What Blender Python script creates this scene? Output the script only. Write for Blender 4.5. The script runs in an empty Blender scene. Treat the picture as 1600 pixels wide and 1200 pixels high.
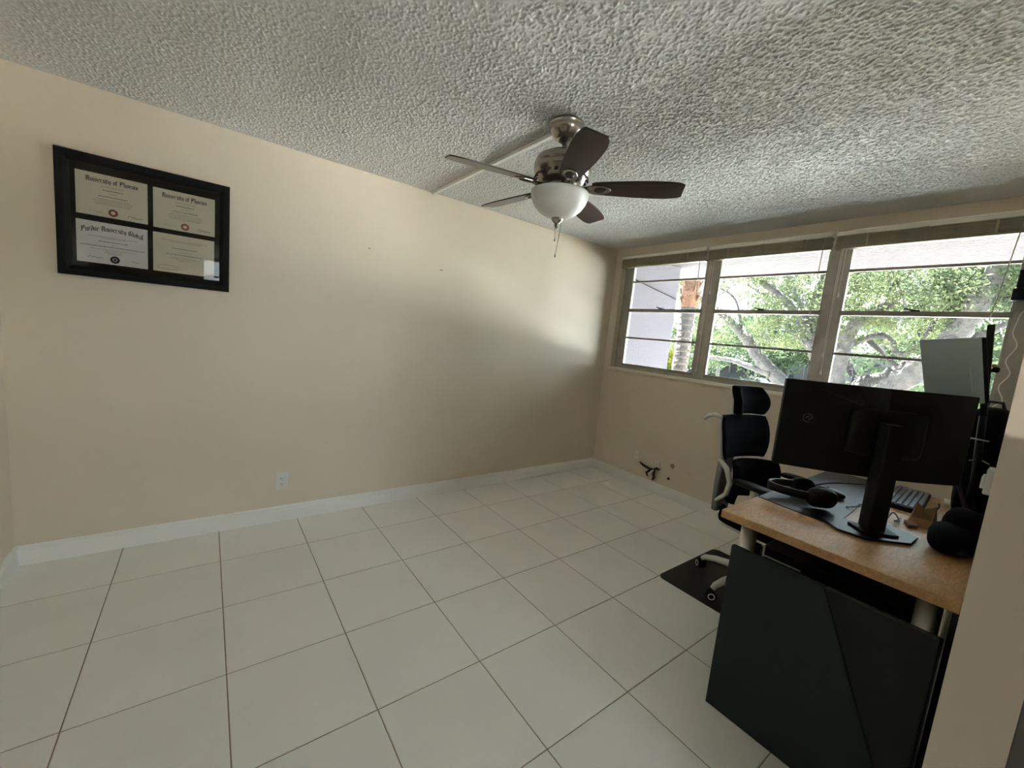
import bpy, bmesh, math, random
import numpy as np
from mathutils import Vector, Matrix, Euler

SC = bpy.context.scene
COL = SC.collection
random.seed(7)
RNG = np.random.default_rng(11)

# ------------------------------------------------------------------ camera
T = 0.448                                  # floor tile pitch in metres
CAM = Vector((-3.5753, -3.0508, 1.4288))
FPX = 637.2                                # focal length in pixels of the 1600 px frame
FW = Vector((0.59933133, 0.79129052, -0.12108378))
RT = Vector((0.80049487, -0.59183573, 0.09454326))
UP = Vector((-0.00314947, 0.15358968, 0.98812969))
cam_data = bpy.data.cameras.new('camera')
cam_data.sensor_fit = 'HORIZONTAL'
cam_data.sensor_width = 36.0
cam_data.lens = 36.0 * FPX / 1600.0
cam_data.clip_start = 0.02
cam_data.clip_end = 500
cam = bpy.data.objects.new('camera', cam_data)
COL.objects.link(cam)
cam.matrix_world = Matrix(((RT.x, UP.x, -FW.x, CAM.x), (RT.y, UP.y, -FW.y, CAM.y), (RT.z, UP.z, -FW.z, CAM.z), (0, 0, 0, 1)))
SC.camera = cam

# ------------------------------------------------------------------ sky, sun, exposure
world = bpy.data.worlds.new('sky')
SC.world = world
world.use_nodes = True
wn = world.node_tree
wn.nodes.clear()
w_out = wn.nodes.new('ShaderNodeOutputWorld')
w_bg = wn.nodes.new('ShaderNodeBackground')
w_tc = wn.nodes.new('ShaderNodeTexCoord')
w_sep = wn.nodes.new('ShaderNodeSeparateXYZ')
w_ramp = wn.nodes.new('ShaderNodeValToRGB')
w_ramp.color_ramp.elements[0].position = 0.0
w_ramp.color_ramp.elements[0].color = (0.86, 0.97, 1.0, 1)
w_ramp.color_ramp.elements[1].position = 0.8
w_ramp.color_ramp.elements[1].color = (0.55, 0.78, 1.0, 1)
wn.links.new(w_tc.outputs['Generated'], w_sep.inputs[0])
wn.links.new(w_sep.outputs['Z'], w_ramp.inputs[0])
wn.links.new(w_ramp.outputs[0], w_bg.inputs['Color'])
w_bg.inputs['Strength'].default_value = 2.0
wn.links.new(w_bg.outputs[0], w_out.inputs[0])

sun_data = bpy.data.lights.new('sun', 'SUN')
sun_data.energy = 26.0
sun_data.angle = math.radians(0.6)
sun_data.color = (1.0, 0.985, 0.96)
sun = bpy.data.objects.new('sun', sun_data)
COL.objects.link(sun)
sun.location = (20, -8, 30)
sun.rotation_euler = Vector((-0.35, -0.32, -1.0)).to_track_quat('-Z', 'Y').to_euler()

SC.view_settings.view_transform = 'Standard'
SC.view_settings.look = 'None'
SC.view_settings.gamma = 1.0
SC.view_settings.use_curve_mapping = False
SC.view_settings.exposure = 2.35
SC.cycles.max_bounces = 10
SC.cycles.diffuse_bounces = 6
SC.cycles.transparent_max_bounces = 24
SC.cycles.caustics_reflective = False
SC.cycles.caustics_refractive = False
SC.cycles.use_denoising = True

# ------------------------------------------------------------------ materials
def lin(c):
    return tuple(((v / 12.92) if v <= 0.04045 else ((v + 0.055) / 1.055) ** 2.4) for v in c)

MATS = {}
def mat(name, col, rough=0.6, metal=0.0, spec=0.5, bump=0.0, bscale=60.0, bdist=0.002, vary=0.0, vscale=4.0, col2=None, kind='noise', detail=4.0, coat=0.0):
    if name in MATS:
        return MATS[name]
    m = bpy.data.materials.new(name)
    m.use_nodes = True
    nt = m.node_tree
    b = nt.nodes['Principled BSDF']
    b.inputs['Base Color'].default_value = (*col, 1)
    b.inputs['Roughness'].default_value = rough
    b.inputs['Metallic'].default_value = metal
    b.inputs['Specular IOR Level'].default_value = spec
    b.inputs['Coat Weight'].default_value = coat
    tc = nt.nodes.new('ShaderNodeTexCoord')
    if vary or col2:
        n = nt.nodes.new('ShaderNodeTexNoise')
        n.inputs['Scale'].default_value = vscale
        n.inputs['Detail'].default_value = detail
        nt.links.new(tc.outputs['Object'], n.inputs['Vector'])
        r = nt.nodes.new('ShaderNodeValToRGB')
        c2 = col2 if col2 else tuple(max(0, v * (1 - vary)) for v in col)
        r.color_ramp.elements[0].position = 0.35
        r.color_ramp.elements[1].position = 0.68
        r.color_ramp.elements[0].color = (*c2, 1)
        r.color_ramp.elements[1].color = (*col, 1)
        nt.links.new(n.outputs['Fac'], r.inputs[0])
        nt.links.new(r.outputs[0], b.inputs['Base Color'])
    if bump:
        if kind == 'voronoi':
            t = nt.nodes.new('ShaderNodeTexVoronoi')
            t.inputs['Scale'].default_value = bscale
            o = t.outputs['Distance']
        else:
            t = nt.nodes.new('ShaderNodeTexNoise')
            t.inputs['Scale'].default_value = bscale
            t.inputs['Detail'].default_value = 3
            o = t.outputs['Fac']
        nt.links.new(tc.outputs['Object'], t.inputs['Vector'])
        bp = nt.nodes.new('ShaderNodeBump')
        bp.inputs['Strength'].default_value = bump
        bp.inputs['Distance'].default_value = bdist
        nt.links.new(o, bp.inputs['Height'])
        nt.links.new(bp.outputs[0], b.inputs['Normal'])
    MATS[name] = m
    return m

def wood_mat(name, c1, c2, rough, scale=(1, 12, 12), coat=0.0, fine=9.0):
    m = bpy.data.materials.new(name)
    m.use_nodes = True
    nt = m.node_tree
    b = nt.nodes['Principled BSDF']
    tc = nt.nodes.new('ShaderNodeTexCoord')
    mp = nt.nodes.new('ShaderNodeMapping')
    mp.inputs['Scale'].default_value = scale
    n = nt.nodes.new('ShaderNodeTexNoise')
    n.inputs['Scale'].default_value = fine
    n.inputs['Detail'].default_value = 6
    n.inputs['Distortion'].default_value = 0.6
    r = nt.nodes.new('ShaderNodeValToRGB')
    r.color_ramp.elements[0].position = 0.3
    r.color_ramp.elements[1].position = 0.7
    r.color_ramp.elements[0].color = (*c2, 1)
    r.color_ramp.elements[1].color = (*c1, 1)
    nt.links.new(tc.outputs['Object'], mp.inputs[0])
    nt.links.new(mp.outputs[0], n.inputs['Vector'])
    nt.links.new(n.outputs['Fac'], r.inputs[0])
    nt.links.new(r.outputs[0], b.inputs['Base Color'])
    b.inputs['Roughness'].default_value = rough
    b.inputs['Coat Weight'].default_value = coat
    MATS[name] = m
    return m

def glass_mat(name, tint=(0.97, 0.99, 0.98), refl=0.05, rough=0.0):
    m = bpy.data.materials.new(name)
    m.use_nodes = True
    nt = m.node_tree
    nt.nodes.clear()
    out = nt.nodes.new('ShaderNodeOutputMaterial')
    tr = nt.nodes.new('ShaderNodeBsdfTransparent')
    tr.inputs[0].default_value = (*tint, 1)
    gl = nt.nodes.new('ShaderNodeBsdfGlossy')
    gl.inputs['Roughness'].default_value = rough
    fr = nt.nodes.new('ShaderNodeFresnel')
    fr.inputs['IOR'].default_value = 1.0 + 2 * math.sqrt(refl)
    mx = nt.nodes.new('ShaderNodeMixShader')
    nt.links.new(fr.outputs[0], mx.inputs[0])
    nt.links.new(tr.outputs[0], mx.inputs[1])
    nt.links.new(gl.outputs[0], mx.inputs[2])
    nt.links.new(mx.outputs[0], out.inputs[0])
    MATS[name] = m
    return m

def leaf_mat(name, c1, c2, scale=1.2):
    m = bpy.data.materials.new(name)
    m.use_nodes = True
    nt = m.node_tree
    nt.nodes.clear()
    out = nt.nodes.new('ShaderNodeOutputMaterial')
    tc = nt.nodes.new('ShaderNodeTexCoord')
    n = nt.nodes.new('ShaderNodeTexNoise')
    n.inputs['Scale'].default_value = scale
    n.inputs['Detail'].default_value = 5
    r = nt.nodes.new('ShaderNodeValToRGB')
    r.color_ramp.elements[0].position = 0.38
    r.color_ramp.elements[1].position = 0.62
    r.color_ramp.elements[0].color = (*c2, 1)
    r.color_ramp.elements[1].color = (*c1, 1)
    d = nt.nodes.new('ShaderNodeBsdfDiffuse')
    t = nt.nodes.new('ShaderNodeBsdfTranslucent')
    mx = nt.nodes.new('ShaderNodeMixShader')
    mx.inputs[0].default_value = 0.45
    nt.links.new(tc.outputs['Object'], n.inputs['Vector'])
    nt.links.new(n.outputs['Fac'], r.inputs[0])
    nt.links.new(r.outputs[0], d.inputs[0])
    nt.links.new(r.outputs[0], t.inputs[0])
    nt.links.new(d.outputs[0], mx.inputs[1])
    nt.links.new(t.outputs[0], mx.inputs[2])
    nt.links.new(mx.outputs[0], out.inputs[0])
    MATS[name] = m
    return m

M_wall = mat('wall_paint', (0.745, 0.645, 0.515), 0.45, bump=0.12, bscale=180, bdist=0.001, vary=0.05, vscale=1.3)
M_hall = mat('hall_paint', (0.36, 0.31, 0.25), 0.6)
M_trim = mat('trim_paint', (0.85, 0.835, 0.79), 0.4, spec=0.4)
M_tile = mat('tile_glaze', (0.91, 0.90, 0.85), 0.36, spec=0.8, bump=0.04, bscale=9, bdist=0.001, vary=0.05, vscale=2.2)
M_grout = mat('grout', (0.30, 0.225, 0.16), 0.9)
M_sill = mat('sill_paint', (0.80, 0.74, 0.63), 0.45)
M_alu = mat('window_aluminium', (0.44, 0.41, 0.36), 0.45, metal=0.35, vary=0.15, vscale=12)
M_alu_d = mat('window_rail_bronze', (0.30, 0.27, 0.23), 0.5, metal=0.3)
M_glass = glass_mat('window_glass', refl=0.03)
M_picglass = glass_mat('picture_glass', tint=(1.0, 1.0, 1.0), refl=0.022)
M_black = mat('black_plastic', (0.004, 0.004, 0.0045), 0.5, spec=0.2)
M_black_s = mat('black_satin', (0.005, 0.005, 0.006), 0.35, spec=0.3)
M_blackframe = mat('black_frame_wood', (0.006, 0.006, 0.006), 0.6, spec=0.15)
M_blackfab = mat('black_fabric', (0.005, 0.005, 0.008), 0.95, spec=0.1, bump=0.4, bscale=500, bdist=0.001)
M_white_p = mat('white_plastic', (0.72, 0.71, 0.68), 0.4)
M_steel = mat('brushed_steel', (0.58, 0.56, 0.52), 0.32, metal=0.9)
M_nickel = mat('brushed_nickel', (0.36, 0.32, 0.28), 0.26, metal=1.0)
M_nickel_d = mat('dark_nickel', (0.05, 0.045, 0.04), 0.5, metal=0.6)
M_cord = mat('white_cord', (0.75, 0.71, 0.62), 0.6)
M_slate = mat('slate_laminate', (0.020, 0.026, 0.027), 0.6, spec=0.25, bump=0.1, bscale=300, bdist=0.0005)
M_slate2 = mat('charcoal_laminate', (0.014, 0.0145, 0.015), 0.6, spec=0.25, bump=0.1, bscale=300, bdist=0.0005)
M_oak = wood_mat('oak_top', (0.74, 0.46, 0.225), (0.55, 0.31, 0.135), 0.45, scale=(3, 14, 14))
M_mahog = wood_mat('mahogany_blade', (0.050, 0.022, 0.016), (0.022, 0.010, 0.008), 0.30, scale=(1.5, 16, 16))
M_deskmat = mat('desk_mat_rubber', (0.030, 0.034, 0.036), 0.42, spec=0.35)
M_floormat = mat('chair_mat_vinyl', (0.020, 0.016, 0.014), 0.5, spec=0.3, bump=0.2, bscale=90, bdist=0.001)
M_key = mat('key_cap', (0.20, 0.21, 0.24), 0.35)
M_silver = mat('silver_back', (0.42, 0.50, 0.53), 0.4)
M_brownpaper = mat('brown_paper', (0.40, 0.24, 0.13), 0.85, vary=0.2, vscale=20)
M_paper_c = mat('cream_paper', (0.88, 0.82, 0.64), 0.8, vary=0.04, vscale=9)
M_paper_w = mat('white_paper', (0.88, 0.84, 0.81), 0.8)
M_ink = mat('ink', (0.02, 0.018, 0.016), 0.8)
M_ink_l = mat('grey_ink', (0.27, 0.24, 0.19), 0.8)
M_red = mat('red_seal', (0.27, 0.075, 0.055), 0.7)
M_matboard = mat('mat_board_brown', (0.020, 0.014, 0.011), 0.9, spec=0.1)
M_scuff = mat('scuff_brown', (0.30, 0.21, 0.15), 0.9)
M_scuff_d = mat('scuff_dark', (0.055, 0.03, 0.026), 0.9)
M_scuff_w = mat('bare_plaster', (0.72, 0.66, 0.56), 0.9)
M_blind = wood_mat('blind_slat', (0.42, 0.36, 0.25), (0.31, 0.26, 0.18), 0.5, scale=(10, 1.2, 10))
M_blind_rail = mat('blind_head_rail', (0.88, 0.84, 0.75), 0.4)
M_purple = mat('purple_fabric', (0.045, 0.035, 0.07), 0.8)
M_door = mat('grey_door_paint', (0.10, 0.095, 0.085), 0.6)

# popcorn ceiling: rough blobs in relief
def popcorn_mat():
    m = bpy.data.materials.new('popcorn_ceiling')
    m.use_nodes = True
    nt = m.node_tree
    b = nt.nodes['Principled BSDF']
    b.inputs['Base Color'].default_value = (0.71, 0.705, 0.69, 1)
    b.inputs['Roughness'].default_value = 0.9
    b.inputs['Specular IOR Level'].default_value = 0.2
    tc = nt.nodes.new('ShaderNodeTexCoord')
    return m
M_pop = popcorn_mat()

def bowl_mat():
    m = bpy.data.materials.new('alabaster_glass')
    m.use_nodes = True
    nt = m.node_tree
    b = nt.nodes['Principled BSDF']
    b.inputs['Roughness'].default_value = 0.35
    tc = nt.nodes.new('ShaderNodeTexCoord')
    n = nt.nodes.new('ShaderNodeTexNoise')
    n.inputs['Scale'].default_value = 6
    n.inputs['Detail'].default_value = 5
    n.inputs['Distortion'].default_value = 1.5
    r = nt.nodes.new('ShaderNodeValToRGB')
    r.color_ramp.elements[0].position = 0.35
    r.color_ramp.elements[1].position = 0.7
    r.color_ramp.elements[0].color = (0.68, 0.68, 0.63, 1)
    r.color_ramp.elements[1].color = (0.82, 0.82, 0.79, 1)
    nt.links.new(tc.outputs['Object'], n.inputs['Vector'])
    nt.links.new(n.outputs['Fac'], r.inputs[0])
    nt.links.new(r.outputs[0], b.inputs['Base Color'])
    return m
M_bowl = bowl_mat()

# ------------------------------------------------------------------ mesh helpers
class MB:
    def __init__(self):
        self.v = []; self.f = []; self.s = []
    def add(self, vs, fs, smooth=False, M=None):
        o = len(self.v)
        if M is not None:
            vs = [tuple(M @ Vector(p)) for p in vs]
        self.v += [tuple(p) for p in vs]
        self.f += [tuple(i + o for i in f) for f in fs]
        self.s += [smooth] * len(fs)
        return self
    def box(self, x0, x1, y0, y1, z0, z1, M=None):
        x0, x1 = min(x0, x1), max(x0, x1); y0, y1 = min(y0, y1), max(y0, y1); z0, z1 = min(z0, z1), max(z0, z1)
        vs = [(x0, y0, z0), (x1, y0, z0), (x1, y1, z0), (x0, y1, z0), (x0, y0, z1), (x1, y0, z1), (x1, y1, z1), (x0, y1, z1)]
        fs = [(3, 2, 1, 0), (4, 5, 6, 7), (0, 1, 5, 4), (1, 2, 6, 5), (2, 3, 7, 6), (3, 0, 4, 7)]
        return self.add(vs, fs, False, M)
    def tube(self, pts, rad, n=10, caps=True, smooth=True, M=None):
        pts = [Vector(p) for p in pts]
        if not hasattr(rad, '__len__'):
            rad = [rad] * len(pts)
        vs = []; fs = []
        ref = None
        for i, p in enumerate(pts):
            a = pts[max(i - 1, 0)]; b = pts[min(i + 1, len(pts) - 1)]
            d = (b - a).normalized()
            if ref is None:
                ref = Vector((0, 0, 1)) if abs(d.z) < 0.9 else Vector((1, 0, 0))
            e1 = d.cross(ref)
            if e1.length < 1e-4:
                e1 = d.cross(Vector((0.3, 0.8, 0.5)))
            e1.normalize(); e2 = d.cross(e1).normalized()
            ref = e1.cross(d)
            for k in range(n):
                t = 2 * math.pi * k / n
                vs.append(p + (e1 * math.cos(t) + e2 * math.sin(t)) * rad[i])
        for i in range(len(pts) - 1):
            for k in range(n):
                fs.append((i * n + k, i * n + (k + 1) % n, (i + 1) * n + (k + 1) % n, (i + 1) * n + k))
        self.add(vs, fs, smooth, M)
        if caps:
            o = len(self.v) - len(vs)
            self.f.append(tuple(o + k for k in reversed(range(n)))); self.s.append(False)
            self.f.append(tuple(o + (len(pts) - 1) * n + k for k in range(n))); self.s.append(False)
        return self
    def lathe(self, prof, n=32, M=None, smooth=True):
        vs = []; fs = []
        for r, z in prof:
            for k in range(n):
                t = 2 * math.pi * k / n
                vs.append((r * math.cos(t), r * math.sin(t), z))
        for i in range(len(prof) - 1):
            for k in range(n):
                fs.append((i * n + k, i * n + (k + 1) % n, (i + 1) * n + (k + 1) % n, (i + 1) * n + k))
        self.add(vs, fs, smooth, M)
        return self
    def prism(self, poly, z0, z1, M=None):
        n = len(poly)
        vs = [(x, y, z0) for x, y in poly] + [(x, y, z1) for x, y in poly]
        fs = [tuple(reversed(range(n))), tuple(range(n, 2 * n))] + [(k, (k + 1) % n, n + (k + 1) % n, n + k) for k in range(n)]
        return self.add(vs, fs, False, M)
    def sup(self, c, s, e1=0.35, e2=0.35, nu=20, nv=12, M=None):
        def pw(a, e):
            return math.copysign(abs(a) ** e, a)
        vs = []; fs = []
        for j in range(nv + 1):
            ph = -math.pi / 2 + math.pi * j / nv
            for i in range(nu):
                th = 2 * math.pi * i / nu
                vs.append((c[0] + s[0] * pw(math.cos(ph), e1) * pw(math.cos(th), e2), c[1] + s[1] * pw(math.cos(ph), e1) * pw(math.sin(th), e2), c[2] + s[2] * pw(math.sin(ph), e1)))
        for j in range(nv):
            for i in range(nu):
                fs.append((j * nu + i, j * nu + (i + 1) % nu, (j + 1) * nu + (i + 1) % nu, (j + 1) * nu + i))
        return self.add(vs, fs, True, M)
    def sheet(self, fn, nu, nv, th, M=None, smooth=True):
        """solid sheet: fn(u,v)->(point, normal); u,v in 0..1"""
        A = []; B = []
        for j in range(nv + 1):
            for i in range(nu + 1):
                p, nrm = fn(i / nu, j / nv)
                p = Vector(p); nrm = Vector(nrm).normalized()
                A.append(p + nrm * th / 2); B.append(p - nrm * th / 2)
        N = len(A); w = nu + 1
        fs = []
        for j in range(nv):
            for i in range(nu):
                a = j * w + i
                fs.append((a, a + 1, a + w + 1, a + w)); fs.append((N + a + w, N + a + w + 1, N + a + 1, N + a))
        for i in range(nu):
            fs.append((i + 1, i, N + i, N + i + 1)); k = nv * w + i
            fs.append((k, k + 1, N + k + 1, N + k))
        for j in range(nv):
            a = j * w
            fs.append((a, a + w, N + a + w, N + a)); b = a + nu
            fs.append((b + w, b, N + b, N + b + w))
        return self.add(A + B, fs, smooth, M)
    def mesh(self, name):
        me = bpy.data.meshes.new(name)
        me.from_pydata(self.v, [], self.f)
        me.polygons.foreach_set('use_smooth', self.s)
        me.update()
        return me
    def obj(self, name, m, parent=None, bevel=0.0, seg=2, fix=True):
        me = self.mesh(name)
        if fix:
            bm = bmesh.new(); bm.from_mesh(me)
            bmesh.ops.recalc_face_normals(bm, faces=bm.faces)
            bm.to_mesh(me); bm.free()
        me.materials.append(m)
        return link(name, me, parent, bevel, seg)

def link(name, me, parent=None, bevel=0.0, seg=2):
    o = bpy.data.objects.new(name, me)
    COL.objects.link(o)
    if parent is not None:
        o.parent = parent
    if bevel:
        b = o.modifiers.new('bevel', 'BEVEL')
        b.width = bevel; b.segments = seg; b.limit_method = 'ANGLE'; b.angle_limit = math.radians(40)
    return o

def tag(o, label, cat, group=None, kind=None):
    o['label'] = label; o['category'] = cat
    if group: o['group'] = group
    if kind: o['kind'] = kind
    return o

def thing(name, label, cat, loc=(0, 0, 0), rz=0.0, group=None, kind=None):
    o = bpy.data.objects.new(name, None)
    o.empty_display_size = 0.05
    COL.objects.link(o)
    o.location = loc; o.rotation_euler = (0, 0, rz)
    return tag(o, label, cat, group, kind)

def at(px, py, X):
    """point on the plane x = X seen at a photo position (used to survey the garden)"""
    d = FW + RT * ((px - 800) / FPX) - UP * ((py - 600) / FPX)
    return CAM + d * ((X - CAM.x) / d.x)

# broad-nib pen strokes for the black-letter headings: letter -> (advance, polylines)
STEM = [(0.02, 0.86), (0.10, 0.96), (0.10, 0.10), (0.20, 0.0)]
PEN = {
    'i': (0.34, [STEM, [(0.06, 1.26), (0.12, 1.22)]]),
    'n': (0.66, [STEM, [(0.10, 0.82), (0.36, 0.98), (0.46, 0.86), (0.46, 0.10), (0.56, 0.0)]]),
    'u': (0.66, [[(0.0, 0.9), (0.10, 0.98), (0.10, 0.14), (0.26, 0.0), (0.46, 0.16)], [(0.46, 1.0), (0.46, 0.10), (0.56, 0.0)]]),
    'v': (0.64, [[(0.0, 0.9), (0.10, 0.98), (0.10, 0.2), (0.28, 0.0), (0.48, 0.25), (0.48, 0.8), (0.36, 1.0)]]),
    'e': (0.56, [[(0.10, 0.5), (0.44, 0.68), (0.30, 0.98), (0.10, 0.8), (0.10, 0.18), (0.26, 0.0), (0.46, 0.16)]]),
    'r': (0.50, [STEM, [(0.10, 0.8), (0.30, 1.0), (0.42, 0.88)]]),
    's': (0.54, [[(0.44, 0.86), (0.28, 1.0), (0.10, 0.82), (0.42, 0.3), (0.26, 0.0), (0.06, 0.14)]]),
    't': (0.46, [[(0.12, 1.3), (0.12, 0.14), (0.26, 0.0), (0.38, 0.12)], [(-0.02, 0.96), (0.36, 0.96)]]),
    'y': (0.64, [[(0.0, 0.9), (0.10, 0.98), (0.10, 0.3), (0.26, 0.12), (0.46, 0.3)], [(0.46, 1.0), (0.46, 0.0), (0.20, -0.4)]]),
    'o': (0.62, [[(0.28, 1.0), (0.10, 0.82), (0.10, 0.18), (0.28, 0.0), (0.48, 0.2), (0.48, 0.82), (0.28, 1.0)]]),
    'f': (0.44, [[(0.44, 1.42), (0.26, 1.5), (0.14, 1.3), (0.14, -0.1)], [(0.0, 0.96), (0.38, 0.96)]]),
    'h': (0.66, [[(0.10, 1.5), (0.10, 0.10), (0.18, 0.0)], [(0.10, 0.82), (0.36, 0.98), (0.46, 0.86), (0.46, 0.10), (0.38, -0.2)]]),
    'x': (0.58, [[(0.04, 0.96), (0.46, 0.04)], [(0.46, 0.96), (0.04, 0.04)], [(0.08, 0.5), (0.42, 0.5)]]),
    'd': (0.62, [[(0.08, 1.42), (0.36, 1.2), (0.48, 0.85), (0.48, 0.2), (0.28, 0.0), (0.10, 0.18), (0.10, 0.75), (0.30, 0.96)]]),
    'l': (0.34, [[(0.10, 1.5), (0.10, 0.12), (0.20, 0.0)]]),
    'b': (0.62, [[(0.10, 1.5), (0.10, 0.15), (0.28, 0.0), (0.48, 0.2), (0.48, 0.8), (0.30, 1.0), (0.10, 0.8)]]),
    'a': (0.66, [[(0.10, 0.9), (0.28, 1.0), (0.46, 0.86), (0.46, 0.10), (0.56, 0.0)], [(0.46, 0.55), (0.2, 0.5), (0.10, 0.25), (0.24, 0.0), (0.46, 0.18)]]),
    'U': (1.0, [[(0.0, 1.4), (0.16, 1.5), (0.16, 0.25), (0.40, 0.0), (0.74, 0.3)], [(0.42, 1.5), (0.42, 0.35)], [(0.74, 1.5), (0.74, 0.10), (0.86, 0.0)]]),
    'P': (0.98, [[(0.0, 1.4), (0.2, 1.5), (0.2, 0.0), (0.08, -0.2)], [(0.2, 1.4), (0.5, 1.55), (0.78, 1.3), (0.78, 0.8), (0.5, 0.6), (0.2, 0.75)], [(0.44, 1.4), (0.44, 0.7)]]),
    'G': (0.96, [[(0.74, 1.35), (0.45, 1.5), (0.12, 1.2), (0.12, 0.3), (0.42, 0.0), (0.74, 0.2), (0.74, 0.75), (0.5, 0.8)], [(0.42, 1.4), (0.42, 0.2)]]),
    ' ': (0.42, []),
}
def text_mesh(txt, width):
    total = sum(PEN[c][0] for c in txt)
    k = width / total
    nib = (0.092, 0.052)
    vs = []; fs = []; x = -total / 2
    for c in txt:
        for line in PEN[c][1]:
            for (ax, ay), (bx, by) in zip(line[:-1], line[1:]):
                o = len(vs)
                vs += [((x + ax - nib[0]) * k, (ay - nib[1]) * k, 0), ((x + ax + nib[0]) * k, (ay + nib[1]) * k, 0), ((x + bx + nib[0]) * k, (by + nib[1]) * k, 0), ((x + bx - nib[0]) * k, (by - nib[1]) * k, 0)]
                fs.append((o, o + 1, o + 2, o + 3))
        x += PEN[c][0]
    return vs, fs

# ------------------------------------------------------------------ room shell
H = 2.44
XL = -4.366            # left wall
YR = -3.0              # right wall (room side)
YH = -3.111            # right wall (hall side)
XJ = -2.2              # end of the right wall at the doorway
YB = -8.0              # back wall of the hall
XW = 0.16              # outer face of the window wall
OY0, OY1, OZ0, OZ1 = -2.93, -0.09, 1.172, 2.366

def shell(name, b, m, label, cat):
    o = b.obj(name, m)
    return tag(o, label, cat, kind='structure')

shell('wall_back', MB().box(XL - 0.1, XW, 0, 0.1, 0, H), M_wall, 'long beige wall with the black picture frame', 'wall')
b = MB()
b.box(0, XW, YH, 0, 0, OZ0); b.box(0, XW, YH, 0, OZ1, H)
b.box(0, XW, OY1, 0, OZ0, OZ1); b.box(0, XW, YH, OY0, OZ0, OZ1)
wall_window = shell('wall_window', b, M_wall, 'beige wall under and around the row of windows', 'wall')
shell('wall_left', MB().box(XL - 0.1, XL, -1.9, 0, 0, H), M_wall, 'narrow strip of beige wall at the left edge', 'wall')
shell('wall_right', MB().box(XJ, 0, YH, YR, 0, H), M_wall, 'beige wall end at the doorway on the right edge', 'wall')
# hall around the camera
b = MB()
b.box(-5.3, -5.2, YB, -1.9, 0, H); b.box(-5.2, XL - 0.1, -1.9, -1.8, 0, H)
shell('wall_hall_side', b, M_hall, 'beige hall wall behind the viewer', 'wall')
HW = (-2.75, -1.55, 0.12, 2.36)      # tall hall opening added to let in fill light, x0,x1,z0,z1
b = MB()
b.box(-5.3, -3.63, YB - 0.1, YB, 0, H); b.box(HW[1], -0.65, YB - 0.1, YB, 0, H)
b.box(-3.63, -3.25, YB - 0.1, YB, 0, 1.96); b.box(-3.25, HW[0], YB - 0.1, YB, 0, HW[3])
b.box(HW[0], HW[1], YB - 0.1, YB, 0, HW[2]); b.box(-3.63, HW[1], YB - 0.1, YB, HW[3], H)
shell('wall_hall_back', b, M_hall, 'beige hall wall behind the viewer with a tall opening added for fill light', 'wall')
shell('wall_hall_end', MB().box(-0.75, -0.65, YB, YH, 0, H), M_hall, 'beige hall wall past the doorway', 'wall')
o = MB().box(-2.10, -2.055, -3.6, YH - 0.004, 0.005, 2.05).obj('door_1', M_door, bevel=0.003)
tag(o, 'dark grey door leaf just past the doorway edge at bottom right', 'door', kind='structure')
w4 = MB().box(-3.63, -3.25, YB - 0.07, YB - 0.03, 2.02, 2.05).box(HW[0], HW[1], YB - 0.07, YB - 0.03, HW[2], HW[2] + 0.04).box(-2.18, -2.13, YB - 0.07, YB - 0.03, HW[2], HW[3]).obj('window_4', M_trim)
tag(w4, 'bars of the mirrored high hall window and of an added fill light opening', 'window', kind='structure')
shell('ceiling', MB().box(-5.3, XW, YB - 0.1, 0.1, H + 0.012, H + 0.12), M_pop, 'white popcorn textured ceiling', 'ceiling')
def popcorn_sheet(x0, x1, y0, y1, step):
    nx, ny = int((x1 - x0) / step) + 1, int((y1 - y0) / step) + 1
    n = RNG.normal(size=(ny, nx))
    k = np.array([0.14, 0.72, 0.14])
    n = np.apply_along_axis(lambda r_: np.convolve(r_, k, 'same'), 0, n)
    n = np.apply_along_axis(lambda r_: np.convolve(r_, k, 'same'), 1, n)
    n /= n.std()
    h = np.clip(n + 0.2, 0, 2.2) * 0.0022
    X, Y = np.meshgrid(np.linspace(x0, x1, nx), np.linspace(y0, y1, ny))
    X = X + RNG.uniform(-0.3, 0.3, X.shape) * step; Y = Y + RNG.uniform(-0.3, 0.3, Y.shape) * step
    V = np.stack([X, Y, H + 0.006 - h], -1).reshape(-1, 3)
    idx = np.arange(nx * ny).reshape(ny, nx)
    F = np.stack([idx[:-1, :-1], idx[1:, :-1], idx[1:, 1:], idx[:-1, 1:]], -1).reshape(-1, 4)
    me = bpy.data.meshes.new('popcorn_relief')
    me.vertices.add(len(V)); me.loops.add(F.size); me.polygons.add(len(F))
    me.vertices.foreach_set('co', V.ravel())
    me.loops.foreach_set('vertex_index', F.ravel())
    me.polygons.foreach_set('loop_start', np.arange(len(F)) * 4)
    me.polygons.foreach_set('loop_total', np.full(len(F), 4))
    me.polygons.foreach_set('use_smooth', np.ones(len(F), bool))
    me.update()
    me.materials.append(M_pop)
    o = link('popcorn_relief', me, bpy.data.objects['ceiling'])
    o['kind'] = 'stuff'
popcorn_sheet(XL - 0.02, 0.005, -3.2, 0.005, 0.0042)

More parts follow.
